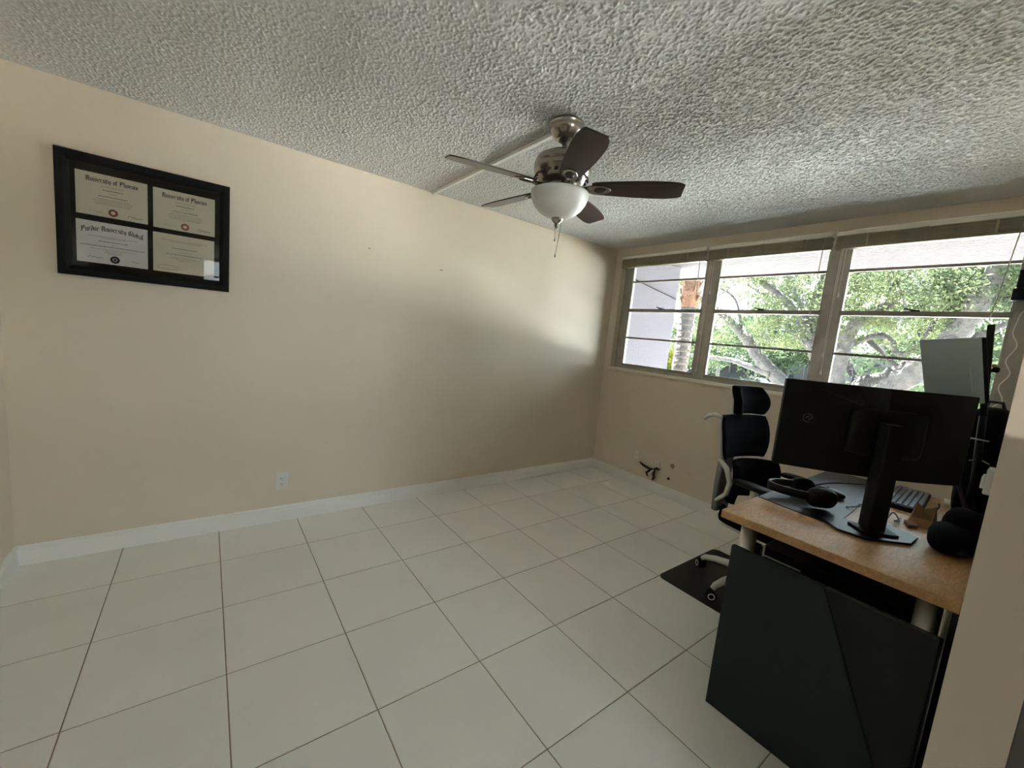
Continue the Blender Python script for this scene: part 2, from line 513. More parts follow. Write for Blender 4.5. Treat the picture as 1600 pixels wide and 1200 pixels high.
# floor: grout bed + single tiles
floor = shell('floor', MB().box(-5.3, XW, YB - 0.1, 0.1, -0.12, -0.0022), M_grout, 'floor of large off-white ceramic tiles with brown grout', 'floor')
XC, YC = 8.80668388, 0.85572909
def gx(i): return (i - XC) * T - 0.012
def gy(j): return (-j - YC) * T - 0.012
G = 0.0021
tile_cache = {}
def tile_mesh(w, h):
    k = (round(w, 4), round(h, 4))
    if k not in tile_cache:
        e = 0.0022; t = 0.004
        b = MB()
        vs = [(-w/2, -h/2, -t), (w/2, -h/2, -t), (w/2, h/2, -t), (-w/2, h/2, -t),
              (-w/2, -h/2, -e * 0.5), (w/2, -h/2, -e * 0.5), (w/2, h/2, -e * 0.5), (-w/2, h/2, -e * 0.5),
              (-w/2 + e, -h/2 + e, 0), (w/2 - e, -h/2 + e, 0), (w/2 - e, h/2 - e, 0), (-w/2 + e, h/2 - e, 0)]
        fs = [(8, 9, 10, 11)] + [(4 + k_, 4 + (k_ + 1) % 4, 8 + (k_ + 1) % 4, 8 + k_) for k_ in range(4)] + [(k_, (k_ + 1) % 4, 4 + (k_ + 1) % 4, 4 + k_) for k_ in range(4)]
        b.add(vs, fs)
        me = b.mesh('tile'); me.materials.append(M_tile)
        tile_cache[k] = me
    return tile_cache[k]
def tile_rows(xa, xb, ya, yb):
    for i in range(-3, 9):
        for j in range(-1, 12):
            x0, x1 = max(gx(i), xa), min(gx(i + 1), xb)
            y0, y1 = max(gy(j + 1), ya), min(gy(j), yb)
            w, h = x1 - x0 - 2 * G, y1 - y0 - 2 * G
            if w < 0.02 or h < 0.02: continue
            o = link('tile', tile_mesh(w, h), floor)
            o.location = ((x0 + x1) / 2, (y0 + y1) / 2, 0)
tile_rows(XL, 0, YR - 0.05, 0)
tile_rows(-5.2, XJ, -4.8, YR - 0.05)
tile_rows(XJ, -0.75, -4.8, YH)

# baseboards with a stepped top
def baseboard(name, p0, p1, nrm, label):
    prof = [(0, 0), (0.015, 0), (0.015, 0.074), (0.0125, 0.078), (0.0125, 0.086), (0.0095, 0.088), (0.0095, 0.096), (0.005, 0.100), (0.004, 0.105), (0, 0.105)]
    p0 = Vector((*p0, 0)); p1 = Vector((*p1, 0)); nv = Vector((*nrm, 0))
    n = len(prof)
    vs = [p0 + nv * d + Vector((0, 0, z)) for d, z in prof] + [p1 + nv * d + Vector((0, 0, z)) for d, z in prof]
    fs = [tuple(range(n)), tuple(reversed(range(n, 2 * n)))] + [(k, (k + 1) % n, n + (k + 1) % n, n + k) for k in range(n)]
    o = MB().add(vs, fs).obj(name, M_trim)
    return tag(o, label, 'baseboard', kind='structure')
baseboard('baseboard_back', (XL, 0), (0, 0), (0, -1), 'white stepped baseboard along the long wall')
baseboard('baseboard_window', (0, 0), (0, YR), (-1, 0), 'white stepped baseboard under the windows')
baseboard('baseboard_left', (XL, -1.9), (XL, 0), (1, 0), 'short white baseboard at the left edge')

# window sill ledge
o = MB().box(-0.022, 0.075, OY0 - 0.02, OY1 + 0.02, 1.150, 1.176).obj('trim_1', M_sill, bevel=0.004)
tag(o, 'cream painted window sill board under the three windows', 'sill', kind='structure')

# ------------------------------------------------------------------ windows
FX0, FX1 = 0.070, 0.125
win_spans = [(-0.09, -0.185, -1.005, -1.060), (-1.060, -1.118, -1.930, -1.985), (-1.985, -2.042, -2.842, -2.93)]
ZB, ZT = 1.176, 2.366
gzb, gzt = 1.225, 2.325
win_names = ['far left window beside the corner with the lavender wall outside', 'middle window with the tree limbs behind', 'right window behind the monitors']
for k, (ya, ga, gb, yb) in enumerate(win_spans):
    b = MB()
    b.box(FX0, FX1, ga, ya, ZB, ZT); b.box(FX0, FX1, yb, gb, ZB, ZT)
    b.box(FX0, FX1, gb, ga, ZB, gzb - 0.022); b.box(FX0, FX1, gb, ga, gzt, ZT)
    w = b.obj('window_%d' % (k + 1), M_alu, bevel=0.003)
    tag(w, win_names[k], 'window', kind='structure')
    mid = (ga + gb) / 2
    b = MB().box(0.060, 0.105, gb, ga, 1.785, 1.817); b.obj('meeting_rail', M_alu_d, w, bevel=0.003)
    b = MB().box(0.074, 0.104, gb, ga, gzb - 0.022, gzb + 0.004); b.obj('bottom_rail', M_alu_d, w, bevel=0.002)
    for z in (2.100, 1.510):
        MB().box(0.078, 0.098, gb, ga, z - 0.009, z + 0.009).obj('muntin', M_alu_d, w, bevel=0.002)
    for s in (ga, gb):
        sg = 1 if s == gb else -1
        MB().box(0.072, 0.105, s, s + sg * 0.012, gzb, gzt).obj('stile', M_alu, w, bevel=0.002)
    for z0, z1 in ((gzb, 1.501), (1.519, 1.785), (1.817, 2.091), (2.109, gzt)):
        MB().box(0.086, 0.090, gb, ga, z0, z1).obj('pane', M_glass, w)
    b = MB()
    b.box(0.045, 0.075, mid - 0.022, mid + 0.022, 1.815, 1.824)
    b.tube([(0.055, mid, 1.82), (0.052, mid + 0.055, 1.834)], 0.0045, 8)
    b.obj('latch', M_black, w)
# jamb stop screws
for y in (-0.135,):
    for z in (1.30, 1.47):
        pass

# ------------------------------------------------------------------ blinds (raised)
def blind(y0, y1, label, cordy, wandy, zt=2.352):
    r = thing('raised_blind', label, 'blind', (-0.005, (y0 + y1) / 2, zt), 0, 'raised wooden blinds over the windows')
    hw = abs(y1 - y0) / 2 - 0.010
    MB().box(-0.028, 0.026, -hw, hw, -0.028, 0.0).obj('head_rail', M_blind_rail, r, bevel=0.003)
    z = -0.030
    n = 10
    me = None
    for i in range(n):
        if me is None:
            o = MB().box(-0.026, 0.024, -hw, hw, -0.0021, 0.0021).obj('slat', M_blind, r)
            me = o.data
        else:
            o = link('slat', me, r)
        o.location = (random.uniform(-0.005, 0.003), random.uniform(-0.003, 0.003), z - 0.0035)
        z -= 0.0074
    MB().box(-0.027, 0.025, -hw, hw, z - 0.013, z).obj('bottom_rail', M_blind, r, bevel=0.002)
    for s in (-1, 1):
        MB().box(-0.031, -0.022, s * hw - 0.008, s * hw + 0.008, -0.014, 0.008).obj('end_bracket', M_white_p, r, bevel=0.002)
    for q in (-0.62, 0.0, 0.62):
        MB().box(-0.0295, -0.027, q * hw - 0.006, q * hw + 0.006, z - 0.013, -0.028).obj('ladder_tape', M_blind, r)
    for dy, zl, top in cordy:
        yy = dy - (y0 + y1) / 2
        b = MB().tube([(-0.018, yy, -0.02), (-0.020, yy + 0.001, (zl - zt) / 2), (-0.018, yy, zl - zt)], 0.0016, 6)
        c = b.obj('lift_cord', M_cord, r)
        MB().lathe([(0.0, 0.0), (0.003, 0.0), (0.0065, -0.028), (0.0055, -0.034), (0, -0.034)], 10, Matrix.Translation((-0.018, yy, zl - zt))).obj('tassel', M_white_p, c)
    for wy, zl, lean in wandy:
        yy = wy - (y0 + y1) / 2
        MB().tube([(-0.02, yy, -0.02), (-0.02, yy + lean, zl - zt)], 0.0028, 8).obj('tilt_wand', M_cord, r)
    return r
blind(-0.098, -1.040, 'raised tan slat blind over the far left window', [], [(-0.972, 1.90, -0.02)])
blind(-1.045, -1.958, 'raised tan slat blind over the middle window', [(-1.078, 1.62, 0), (-1.092, 1.285, 0), (-1.112, 1.975, 0)], [(-1.905, 1.75, 0.012)])
blind3 = blind(-1.964, -2.90, 'raised tan slat blind with bright head rail over the right window', [(-2.018, 1.51, 0), (-2.026, 1.385, 0), (-2.044, 1.935, 0)], [(-2.812, 1.76, 0.045)])
# loose zigzag cord at the right end of the right window
pts = []
zz = [(-2.928, 2.25), (-2.930, 1.90), (-2.870, 1.78), (-2.862, 1.70), (-2.888, 1.625), (-2.862, 1.541), (-2.887, 1.469), (-2.858, 1.392), (-2.883, 1.316), (-2.853, 1.273), (-2.845, 1.18)]
for i in range(len(zz) - 1):
    for k in range(6):
        t = k / 6; s = t * t * (3 - 2 * t)
        pts.append((-0.012, zz[i][0] + (zz[i + 1][0] - zz[i][0]) * s, zz[i][1] + (zz[i + 1][1] - zz[i][1]) * t))
o = MB().tube([(p[0] + 0.005, p[1] - blind3.location.y, p[2] - blind3.location.z) for p in pts], 0.0026, 8).obj('pull_cord', M_cord, blind3)
o['label'] = 'white zigzag pull cord'

# ------------------------------------------------------------------ wall outlets and marks
def outlet(name, loc, rz, label, kind='duplex', m=M_white_p):
    sc = 1.0 if kind == 'duplex' else 0.78
    r = thing(name, label, 'outlet', loc, rz)       # local: plate in xz plane, facing -y
    MB().box(-0.037 * sc, 0.037 * sc, -0.006, 0.0, -0.059 * sc, 0.059 * sc).obj('cover_plate', m, r, bevel=0.003)
    if kind == 'duplex':
        for s in (-1, 1):
            f = MB().add(*_disc(0.0165, 20, -0.0085, s * 0.0195)).obj('socket_face', m, r)
            b = MB()
            b.box(-0.008, -0.0055, -0.0092, -0.006, s * 0.0195 - 0.001, s * 0.0195 + 0.008)
            b.box(0.0055, 0.008, -0.0092, -0.006, s * 0.0195 - 0.001, s * 0.0195 + 0.007)
            b.tube([(0, -0.0092, s * 0.0195 - 0.008), (0, -0.006, s * 0.0195 - 0.008)], 0.0028, 8)
            b.obj('socket_slots', M_black, f)
    else:
        MB().tube([(0, -0.016, 0), (0, -0.006, 0)], 0.005, 10).obj('coax_jack', M_steel, r)
    MB().tube([(0, -0.0072, 0), (0, -0.0055, 0)], 0.003, 8).obj('screw', M_steel, r)
    return r
def _disc(rad, n, y, zc):
    vs = [(rad * math.cos(2 * math.pi * k / n), y, zc + 0.92 * rad * math.sin(2 * math.pi * k / n)) for k in range(n)]
    vs += [(v[0], -0.005, v[2]) for v in vs]
    fs = [tuple(range(n)), tuple(reversed(range(n, 2 * n)))] + [(k, (k + 1) % n, n + (k + 1) % n, n + k) for k in range(n)]
    return vs, fs
outlet('wall_outlet', (-3.161, 0, 0.282), 0, 'white duplex outlet low on the long beige wall')
M_platew = mat('painted_plate', (0.82, 0.745, 0.63), 0.4)
outlet('cable_plate', (0, -0.586, 0.318), math.pi / 2 * -1, 'beige painted cable plate left of the dark cable stubs', 'coax', M_platew)
outlet('cable_plate', (0, -0.833, 0.292), math.pi / 2 * -1, 'beige painted cable plate just above the dark cable stubs', 'coax', M_platew)
# torn cable stubs out of the wall
r = thing('cable_stubs', 'tangle of dark torn cable stubs above the baseboard below the window', 'cable', (0, -0.80, 0.225))
cb = [[(0, 0, 0.0), (-0.035, 0.03, 0.005), (-0.045, 0.09, 0.02), (-0.03, 0.15, 0.035)],
      [(0, -0.01, 0.0), (-0.03, -0.03, 0.02), (-0.035, -0.05, 0.035), (-0.02, -0.07, 0.02)],
      [(0, 0.01, -0.005), (-0.03, 0.035, -0.02), (-0.03, 0.06, -0.045), (-0.015, 0.05, -0.08)],
      [(0, -0.01, -0.01), (-0.03, -0.02, -0.03), (-0.03, -0.03, -0.065), (-0.02, -0.01, -0.10)],
      [(0, 0.0, 0.0), (-0.04, 0.0, -0.02), (-0.045, 0.02, -0.05), (-0.03, 0.03, -0.06)]]
for i, c in enumerate(cb):
    MB().tube(c, [0.009, 0.012, 0.013, 0.008], 8).obj('cable_end', M_scuff_d if i != 4 else M_white_p, r)
def scuff(wall, x, y, z, w, h, m, axis):
    n = 9; vs = []
    for k in range(n):
        t = 2 * math.pi * k / n; q = random.uniform(0.6, 1.15)
        a, b_ = w / 2 * q * math.cos(t), h / 2 * q * math.sin(t)
        vs.append((x - 0.0012, y + a, z + b_) if axis == 'x' else (x + a, y - 0.0012, z + b_))
    vs += [(v[0] + 0.002, v[1], v[2]) if axis == 'x' else (v[0], v[1] + 0.002, v[2]) for v in vs]
    fs = [tuple(range(n)), tuple(reversed(range(n, 2 * n)))] + [(k, (k + 1) % n, n + (k + 1) % n, n + k) for k in range(n)]
    MB().add(vs, fs).obj('scuff_mark', m, wall)
scuff(wall_window, 0, -0.99, 0.325, 0.05, 0.05, M_scuff, 'x')
scuff(wall_window, 0, -0.965, 0.19, 0.035, 0.03, M_scuff_d, 'x')
scuff(wall_window, 0, -0.86, 0.255, 0.03, 0.025, M_scuff_d, 'x')
scuff(wall_window, 0, -1.15, 0.31, 0.10, 0.04, mat('patch', (0.70, 0.60, 0.47), 0.7), 'x')
wb = bpy.data.objects['wall_back']
scuff(wb, -2.651, 0, 1.936, 0.016, 0.012, M_scuff, 'y')
scuff(wb, -2.076, 0, 1.88, 0.034, 0.01, M_scuff, 'y')
scuff(wb, -2.06, 0, 1.872, 0.014, 0.012, M_scuff_w, 'y')

# ------------------------------------------------------------------ ceiling cable raceway
o = MB().box(-2.205, -2.183, -1.42, 0.0, H - 0.016, H + 0.002).obj('cable_raceway', M_trim, bevel=0.003)
tag(o, 'thin off-white cable raceway on the ceiling from wall to fan', 'raceway')

# ------------------------------------------------------------------ ceiling fan
FXC, FYC = -2.213, -1.488
fan = thing('ceiling_fan', 'brushed nickel ceiling fan with five dark wooden blades and glass bowl', 'ceiling fan', (FXC, FYC, H))
MB().lathe([(0.0, 0.0), (0.078, 0.0), (0.083, -0.006), (0.083, -0.014), (0.078, -0.020), (0.080, -0.026), (0.074, -0.046), (0.060, -0.064), (0.046, -0.076), (0.034, -0.080), (0.030, -0.074), (0.0, -0.070)], 40).obj('canopy', M_nickel, fan)
MB().sup((0, 0, -0.078), (0.028, 0.028, 0.020), 1, 1).obj('hanger_ball', M_nickel_d, fan)
MB().tube([(0, 0, -0.07), (0, 0, -0.16)], 0.0125, 16).obj('downrod', M_nickel, fan)
mot = MB().lathe([(0.0, -0.128), (0.026, -0.128), (0.034, -0.134), (0.060, -0.140), (0.100, -0.150), (0.124, -0.164), (0.134, -0.182), (0.136, -0.196), (0.131, -0.199), (0.131, -0.203), (0.137, -0.206), (0.136, -0.226), (0.128, -0.238), (0.112, -0.262), (0.098, -0.276), (0.0, -0.278)], 48).obj('motor_housing', M_nickel, fan)
for k in range(20):
    a = 2 * math.pi * k / 20
    Mx = Matrix.Rotation(a, 4, 'Z') @ Matrix.Translation((0.1225, 0, -0.2475)) @ Matrix.Rotation(math.radians(-32), 4, 'Y')
    MB().box(-0.003, 0.004, -0.0085, 0.0085, -0.013, 0.013, Mx).obj('vent_slot', M_nickel_d, mot, bevel=0.002)
MB().lathe([(0.0, -0.276), (0.070, -0.276), (0.076, -0.280), (0.076, -0.300), (0.066, -0.304), (0.0, -0.304)], 36).obj('flywheel', M_nickel, fan)
MB().lathe([(0.0, -0.300), (0.062, -0.300), (0.100, -0.306), (0.126, -0.312), (0.130, -0.318), (0.126, -0.322), (0.0, -0.322)], 40).obj('light_fitter', M_nickel, fan)
prof = [(0.126, -0.314), (0.139, -0.318), (0.140, -0.326), (0.137, -0.342), (0.128, -0.366), (0.112, -0.390), (0.088, -0.412), (0.058, -0.428), (0.030, -0.436), (0.0, -0.438)]
MB().lathe(prof, 48).obj('glass_bowl', M_bowl, fan)
MB().lathe([(0.0, -0.432), (0.030, -0.432), (0.031, -0.438), (0.026, -0.446), (0.016, -0.456), (0.010, -0.462), (0.012, -0.467), (0.009, -0.474), (0.004, -0.482), (0.0, -0.483)], 24).obj('finial', M_nickel, fan)
for dx, dy, zl in ((0.012, -0.014, -0.605), (-0.010, -0.004, -0.53)):
    c = MB().tube([(dx * 1.2, dy * 1.2, -0.43), (dx, dy, -0.5), (dx * 0.4, dy * 0.4, zl)], 0.0013, 6).obj('pull_chain', M_nickel, fan)
    MB().lathe([(0, 0), (0.002, -0.001), (0.003, -0.012), (0, -0.014)], 8, Matrix.Translation((dx * 0.4, dy * 0.4, zl))).obj('pull_knob', M_nickel_d, c)
# blade outline along +x
def blade_outline():
    top = [(0.150, 0.040), (0.170, 0.047), (0.24, 0.055), (0.33, 0.062), (0.43, 0.066), (0.50, 0.064), (0.545, 0.055), (0.562, 0.044)]
    return top + [(x, -y) for x, y in reversed(top)]
blade_m = iron_m = med_m = None
for k in range(5):
    a = math.radians(24 + 72 * k)
    Mz = Matrix.Rotation(a, 4, 'Z')
    if blade_m is None:
        tilt = Matrix.Translation((0, 0, -0.292)) @ Matrix.Rotation(math.radians(-13), 4, 'X')
        o = MB().prism(blade_outline(), -0.003, 0.003, tilt).obj('blade', M_mahog, fan, bevel=0.0015)
        blade_m = o.data
        b = MB()
        b.prism([(0.07, 0.014), (0.07, -0.014), (0.11, -0.016), (0.135, -0.026), (0.165, -0.036), (0.205, -0.034), (0.232, -0.018), (0.240, 0.0), (0.232, 0.018), (0.205, 0.034), (0.165, 0.036), (0.135, 0.026), (0.11, 0.016)], -0.010, -0.003, tilt)
        b.tube([(0.045, 0, -0.285), (0.075, 0, -0.300), (0.11, 0, -0.303), (0.15, 0, -0.299)], [0.013, 0.014, 0.012, 0.008], 10)
        p = b.obj('blade_iron', M_nickel, o, bevel=0.002)
        iron_m = p.data
        q = MB().sup((0.19, 0, -0.011), (0.030, 0.020, 0.004), 1, 1, M=tilt).obj('medallion', M_nickel_d, o)
        med_m = q.data
    else:
        o = link('blade', blade_m, fan, 0.0015)
        link('blade_iron', iron_m, o, 0.002)
        link('medallion', med_m, o)
    o.rotation_euler = (0, 0, a)

# ------------------------------------------------------------------ framed diplomas
fr = thing('diploma_frame', 'wide black picture frame holding four certificates on the long wall', 'picture frame', (-3.820, 0, 1.817))
fw_, fh_ = 0.350, 0.301
mw = 0.048
def molding(a0, a1, horizontal, sgn):
    # bevelled stick with mitred ends; profile (inset, depth)
    pr = [(0, 0), (0, 0.026), (0.006, 0.032), (0.030, 0.030), (0.042, 0.022), (mw, 0.016), (mw, 0)]
    n = len(pr); vs = []
    for e in (-1, 1):
        for i_, d in pr:
            if horizontal:
                vs.append((e * (fw_ - i_), -d, sgn * (fh_ - i_)))
            else:
                vs.append((sgn * (fw_ - i_), -d, e * (fh_ - i_)))
    fs = [tuple(range(n)), tuple(reversed(range(n, 2 * n)))] + [(k, (k + 1) % n, n + (k + 1) % n, n + k) for k in range(n)]
    return MB().add(vs, fs)
for hz in (True, False):
    for s in (1, -1):
        molding(0, 0, hz, s).obj('frame_rail', M_blackframe, fr)
MB().box(-fw_ + mw - 0.004, fw_ - mw + 0.004, -0.006, -0.001, -fh_ + mw - 0.004, fh_ - mw + 0.004).obj('mat_board', M_matboard, fr)
MB().box(-fw_ + mw - 0.002, fw_ - mw + 0.002, -0.0135, -0.0115, -fh_ + mw - 0.002, fh_ - mw + 0.002).obj('glass', M_picglass, fr)
def cert(cx, cz, m, title, tsize, arch, name, seal, lines, extra=0):
    w, h = 0.135, 0.104
    c = MB().box(cx - w, cx + w, -0.0075, -0.0055, cz - h, cz + h).obj('certificate', m, fr)
    c['label'] = name
    yb = -0.0079
    Mx = lambda dx, dz: Matrix.Translation((cx + dx, yb, cz + dz)) @ Matrix.Rotation(math.pi / 2, 4, 'X')
    if title:
        vs, fs = text_mesh(title, tsize)
        wmax = max(abs(v[0]) for v in vs)
        vs = [(v[0], v[1] - arch * (v[0] / wmax) ** 2, v[2]) for v in vs]
        b = MB(); b.add(vs, fs, False, Mx(0, 0.062))
        b.obj('heading', M_ink, c, fix=False)['kind'] = 'stuff'
    b = MB(); bd = MB()
    rr = random.Random(int((cx + 5) * 1000 + cz * 77))
    for z, hw, wt in lines:
        x = -hw
        tgt = bd if wt > 1 else b
        t = 0.0011 * (1.6 if wt > 1 else 1.0)
        while x < hw:
            l = rr.uniform(0.004, 0.013)
            l = min(l, hw - x)
            k = 0
            while k < l:      # little strokes that read as lettering
                hh = t * rr.uniform(0.8, 2.2)
                tgt.add([(x + k, z - t, 0), (x + k + 0.0011, z - t, 0), (x + k + 0.0016, z + hh, 0), (x + k + 0.0005, z + hh, 0)], [(0, 1, 2, 3)], False, Mx(0, 0))
                k += 0.0019
            x += l + 0.0022
    b.obj('small_print', M_ink_l, c, fix=False)['kind'] = 'stuff'
    if bd.v: bd.obj('name_line', M_ink, c, fix=False)['kind'] = 'stuff'
    if seal is not None:
        sx, sz, m_s = seal
        vs = []; n = 24
        for k in range(n):
            t = 2 * math.pi * k / n
            vs += [(sx + 0.0185 * math.cos(t), sz + 0.0185 * math.sin(t), 0), (sx + 0.0088 * math.cos(t), sz + 0.0088 * math.sin(t), 0)]
        fs = [(2 * k, (2 * k + 2) % (2 * n), (2 * k + 3) % (2 * n), 2 * k + 1) for k in range(n)]
        s_ = MB().add(vs, fs, False, Mx(0, 0)).obj('seal', m_s, c, fix=False)
        if m_s is M_ink:
            MB().add(*_flatdisc(sx, sz, 0.0062), False, Mx(0, 0)).obj('seal_centre', M_ink, s_, fix=False)
    # signatures
    def sig(x0, x1, z, wt):
        pts = []
        n = 26
        for k in range(n):
            u = k / (n - 1)
            pts.append((cx + x0 + (x1 - x0) * u, yb - 0.0002, cz + z + 0.0035 * math.sin(u * 21 + x0 * 90) * (1 - 0.6 * u) + 0.002 * math.sin(u * 7)))
        MB().tube(pts, wt, 5).obj('signature', M_ink, c)
    if extra == 0:
        sig(0.055, 0.115, -0.083, 0.0009); sig(-0.09, -0.04, -0.083, 0.00035)
    elif extra == 1:
        sig(-0.098, -0.04, -0.075, 0.0008); sig(0.07, 0.10, -0.078, 0.0006)
    else:
        pts = [(cx - 0.07 + 0.048 * math.cos(t), yb - 0.0002, cz - 0.078 + 0.011 * math.sin(t)) for t in np.linspace(0.4, 5.9, 40)]
        MB().tube(pts, 0.0008, 5).obj('oval_emblem', M_ink_l, c)
def _flatdisc(sx, sz, r_):
    n = 18
    return [(sx + r_ * math.cos(2 * math.pi * k / n), sz + r_ * math.sin(2 * math.pi * k / n), 0) for k in range(n)], [tuple(range(n))]
ul = [(0.045, 0.045, 1), (0.028, 0.038, 2), (0.014, 0.015, 1), (-0.003, 0.055, 2), (-0.016, 0.066, 1), (-0.025, 0.075, 1), (-0.034, 0.07, 1), (-0.042, 0.066, 1), (-0.095, 0.0, 1)]
X0 = -3.820; Z0 = 1.817
cert(-3.9675 - X0, 1.931 - Z0, M_paper_c, 'University of Phoenix', 0.196, 0.0, 'cream certificate with dark red ring seal, upper left', (0.0, -0.078, M_red), ul)
cert(-3.6755 - X0, 1.927 - Z0, M_paper_c, 'University of Phoenix', 0.196, 0.0, 'cream certificate with lighter red ring seal, upper right', (0.0, -0.078, mat('red_seal_light', (0.42, 0.12, 0.10), 0.7)), ul)
cert(-3.9695 - X0, 1.694 - Z0, M_paper_w, 'Purdue University Global', 0.236, 0.016, 'white certificate with arched heading and black seal', (0.005, -0.078, M_ink), [(0.032, 0.09, 1), (0.026, 0.045, 1), (0.008, 0.054, 3), (-0.008, 0.008, 1), (-0.017, 0.122, 2), (-0.032, 0.085, 1), (-0.040, 0.03, 1), (-0.047, 0.035, 1), (-0.054, 0.022, 1)], 1)
cert(-3.6775 - X0, 1.694 - Z0, M_paper_c, None, 0.02, 0, 'cream certificate without heading, lower right', None, [(0.072, 0.10, 1), (0.064, 0.07, 1), (0.030, 0.056, 2), (0.012, 0.03, 1), (-0.004, 0.08, 2), (-0.018, 0.05, 1), (-0.026, 0.06, 1), (-0.034, 0.03, 1), (-0.078, 0.0, 1)], 2)

# ------------------------------------------------------------------ desk
DX0, DX1, DY0, DY1, DZ = -1.815, -0.43, -2.985, -2.286, 0.775
desk = thing('desk', 'oak topped desk on round steel legs beside the doorway', 'desk', ((DX0 + DX1) / 2, (DY0 + DY1) / 2, 0))
hx, hy = (DX1 - DX0) / 2, (DY1 - DY0) / 2
MB().box(-hx, hx, -hy, hy, DZ - 0.034, DZ).obj('desktop', M_oak, desk, bevel=0.003)
for sx, yy in ((-hx + 0.08, hy - 0.089), (-hx + 0.08, -hy + 0.066), (hx - 0.08, hy - 0.089), (hx - 0.08, -hy + 0.064)):
    lg = MB().tube([(sx, yy, 0.0), (sx, yy, DZ - 0.034)], 0.031, 24).obj('leg', M_steel, desk)
    MB().lathe([(0.0, DZ - 0.041), (0.05, DZ - 0.041), (0.05, DZ - 0.034), (0, DZ - 0.034)], 20, Matrix.Translation((sx, yy, 0))).obj('mounting_plate', M_steel, lg)
MB().box(-hx + 0.01, hx - 0.2, -hy, -hy + 0.014, 0.0, DZ - 0.036).obj('gap_shade_board', M_black, desk)  # black board standing in for the shade in the gap by the wall
# standing slate side panel in two boards with a slanted joint
sp = thing('side_panel', 'tall dark slate panel with a slanted joint standing before the desk end', 'panel', (-1.903, -2.675, 0))
ylo, yhi, zt_ = -0.290, 0.287, 0.688
ya_, yb_ = -0.020, -0.308
# joint runs from y=ya_ at the top to the floor line
yj = lambda z: ya_ + (0.685 - z) / 0.481 * (-0.200)
def yz_prism(poly, x0, x1):
    n = len(poly)
    vs = [(x0, y, z) for y, z in poly] + [(x1, y, z) for y, z in poly]
    fs = [tuple(range(n)), tuple(reversed(range(n, 2 * n)))] + [(k, (k + 1) % n, n + (k + 1) % n, n + k) for k in range(n)]
    return MB().add(vs, fs)
g_ = 0.0022
MB_l = yz_prism([(yhi, 0.0), (yhi, zt_), (yj(zt_) + g_, zt_), (yj(0.0) + g_ if yj(0) > ylo else ylo + g_, max(0.0, 0.0))], -0.012, 0.012)
zc_ = 0.685 - (ya_ - ylo) / 0.200 * 0.481
MB_l = yz_prism([(yhi, 0.0), (yhi, zt_), (yj(zt_) + g_, zt_), (ylo + g_, max(zc_, 0.0)), (ylo + g_, 0.0)], -0.012, 0.012)
MB_l.obj('panel_board', M_slate, sp, bevel=0.0015)
MB_r = yz_prism([(yj(zt_) - g_, zt_), (ylo, zt_), (ylo, max(zc_, 0.0) + g_)], -0.012, 0.012)
o = MB_r.obj('panel_board', M_slate2, sp, bevel=0.0015); o['label'] = 'darker triangular board'
MB().box(0.006, 0.030, ylo - 0.004, yhi, 0.0, zt_ - 0.03).obj('backing_board', M_black, sp)
MB().box(0.030, 0.075, ylo - 0.004, ylo + 0.02, 0.0, zt_ - 0.03).obj('gap_shade_return', M_black, sp)  # black strip in place of the shade past the panel edge
# black pedestal under the desk
pd = thing('drawer_pedestal', 'black metal drawer pedestal in the shadow under the desk', 'cabinet', (-1.49, -2.66, 0))
MB().box(-0.19, 0.19, -0.24, 0.24, 0.02, 0.64).obj('body', M_black, pd, bevel=0.004)
for k in range(3):
    d = MB().box(-0.175, 0.175, 0.24, 0.256, 0.04 + k * 0.2, 0.225 + k * 0.2).obj('drawer', M_black_s, pd, bevel=0.003)
    MB().box(-0.06, 0.06, 0.256, 0.268, 0.16 + k * 0.2, 0.172 + k * 0.2).obj('handle', M_steel, d, bevel=0.002)
MB().box(-0.192, -0.186, 0.234, 0.242, 0.02, 0.642).obj('edge_trim', M_steel, pd)
MB().box(-0.192, -0.186, 0.10, 0.242, 0.600, 0.606).obj('edge_trim', M_steel, pd)
for sx in (-1, 1):
    for sy in (-1, 1):
        MB().tube([(sx * 0.15, sy * 0.2, 0), (sx * 0.15, sy * 0.2, 0.022)], 0.018, 12).obj('foot', M_black, pd)

# desk mat
o = MB().prism([(-1.478, -2.292), (-0.46, -2.292), (-0.46, -2.56), (-1.522, -2.60)], DZ, DZ + 0.004).obj('desk_mat', M_deskmat, bevel=0.001)
tag(o, 'dark grey desk mat under the headset on the oak desk', 'desk mat')

# ------------------------------------------------------------------ big monitor (seen from behind)
mon = thing('monitor', 'large black curved monitor seen from behind on a hexagonal stand', 'monitor', (-1.39, -2.65, DZ), -math.pi / 4)
# local: +x along screen width (to the right in the photo), +y towards the user
W2 = 0.357; RC = 1.35
def curve_pt(u, off):
    x = -W2 + 2 * W2 * u
    a = x / RC
    return Vector((RC * math.sin(a), RC * (1 - math.cos(a)) * 1.0, 0)), Vector((-math.sin(a), math.cos(a), 0))
zb_m, zt_m = 0.212, 0.580
def panel_fn(off, zb, zt):
    def f(u, v):
        p, n = curve_pt(u, 0)
        p = p + n * off
        return (p.x, p.y, zb + (zt - zb) * v), (n.x, n.y, 0)
    return f
MB().sheet(panel_fn(0.0, zb_m, zt_m), 20, 1, 0.030, smooth=False).obj('back_shell', M_black, mon, bevel=0.003)
MB().sheet(panel_fn(0.017, zb_m + 0.004, zt_m - 0.004), 20, 1, 0.004, smooth=False).obj('screen', M_black_s, mon)
MB().sup((0.01, -0.022, 0.40), (0.135, 0.022, 0.095), 0.25, 0.3).obj('rear_housing', M_black, mon)
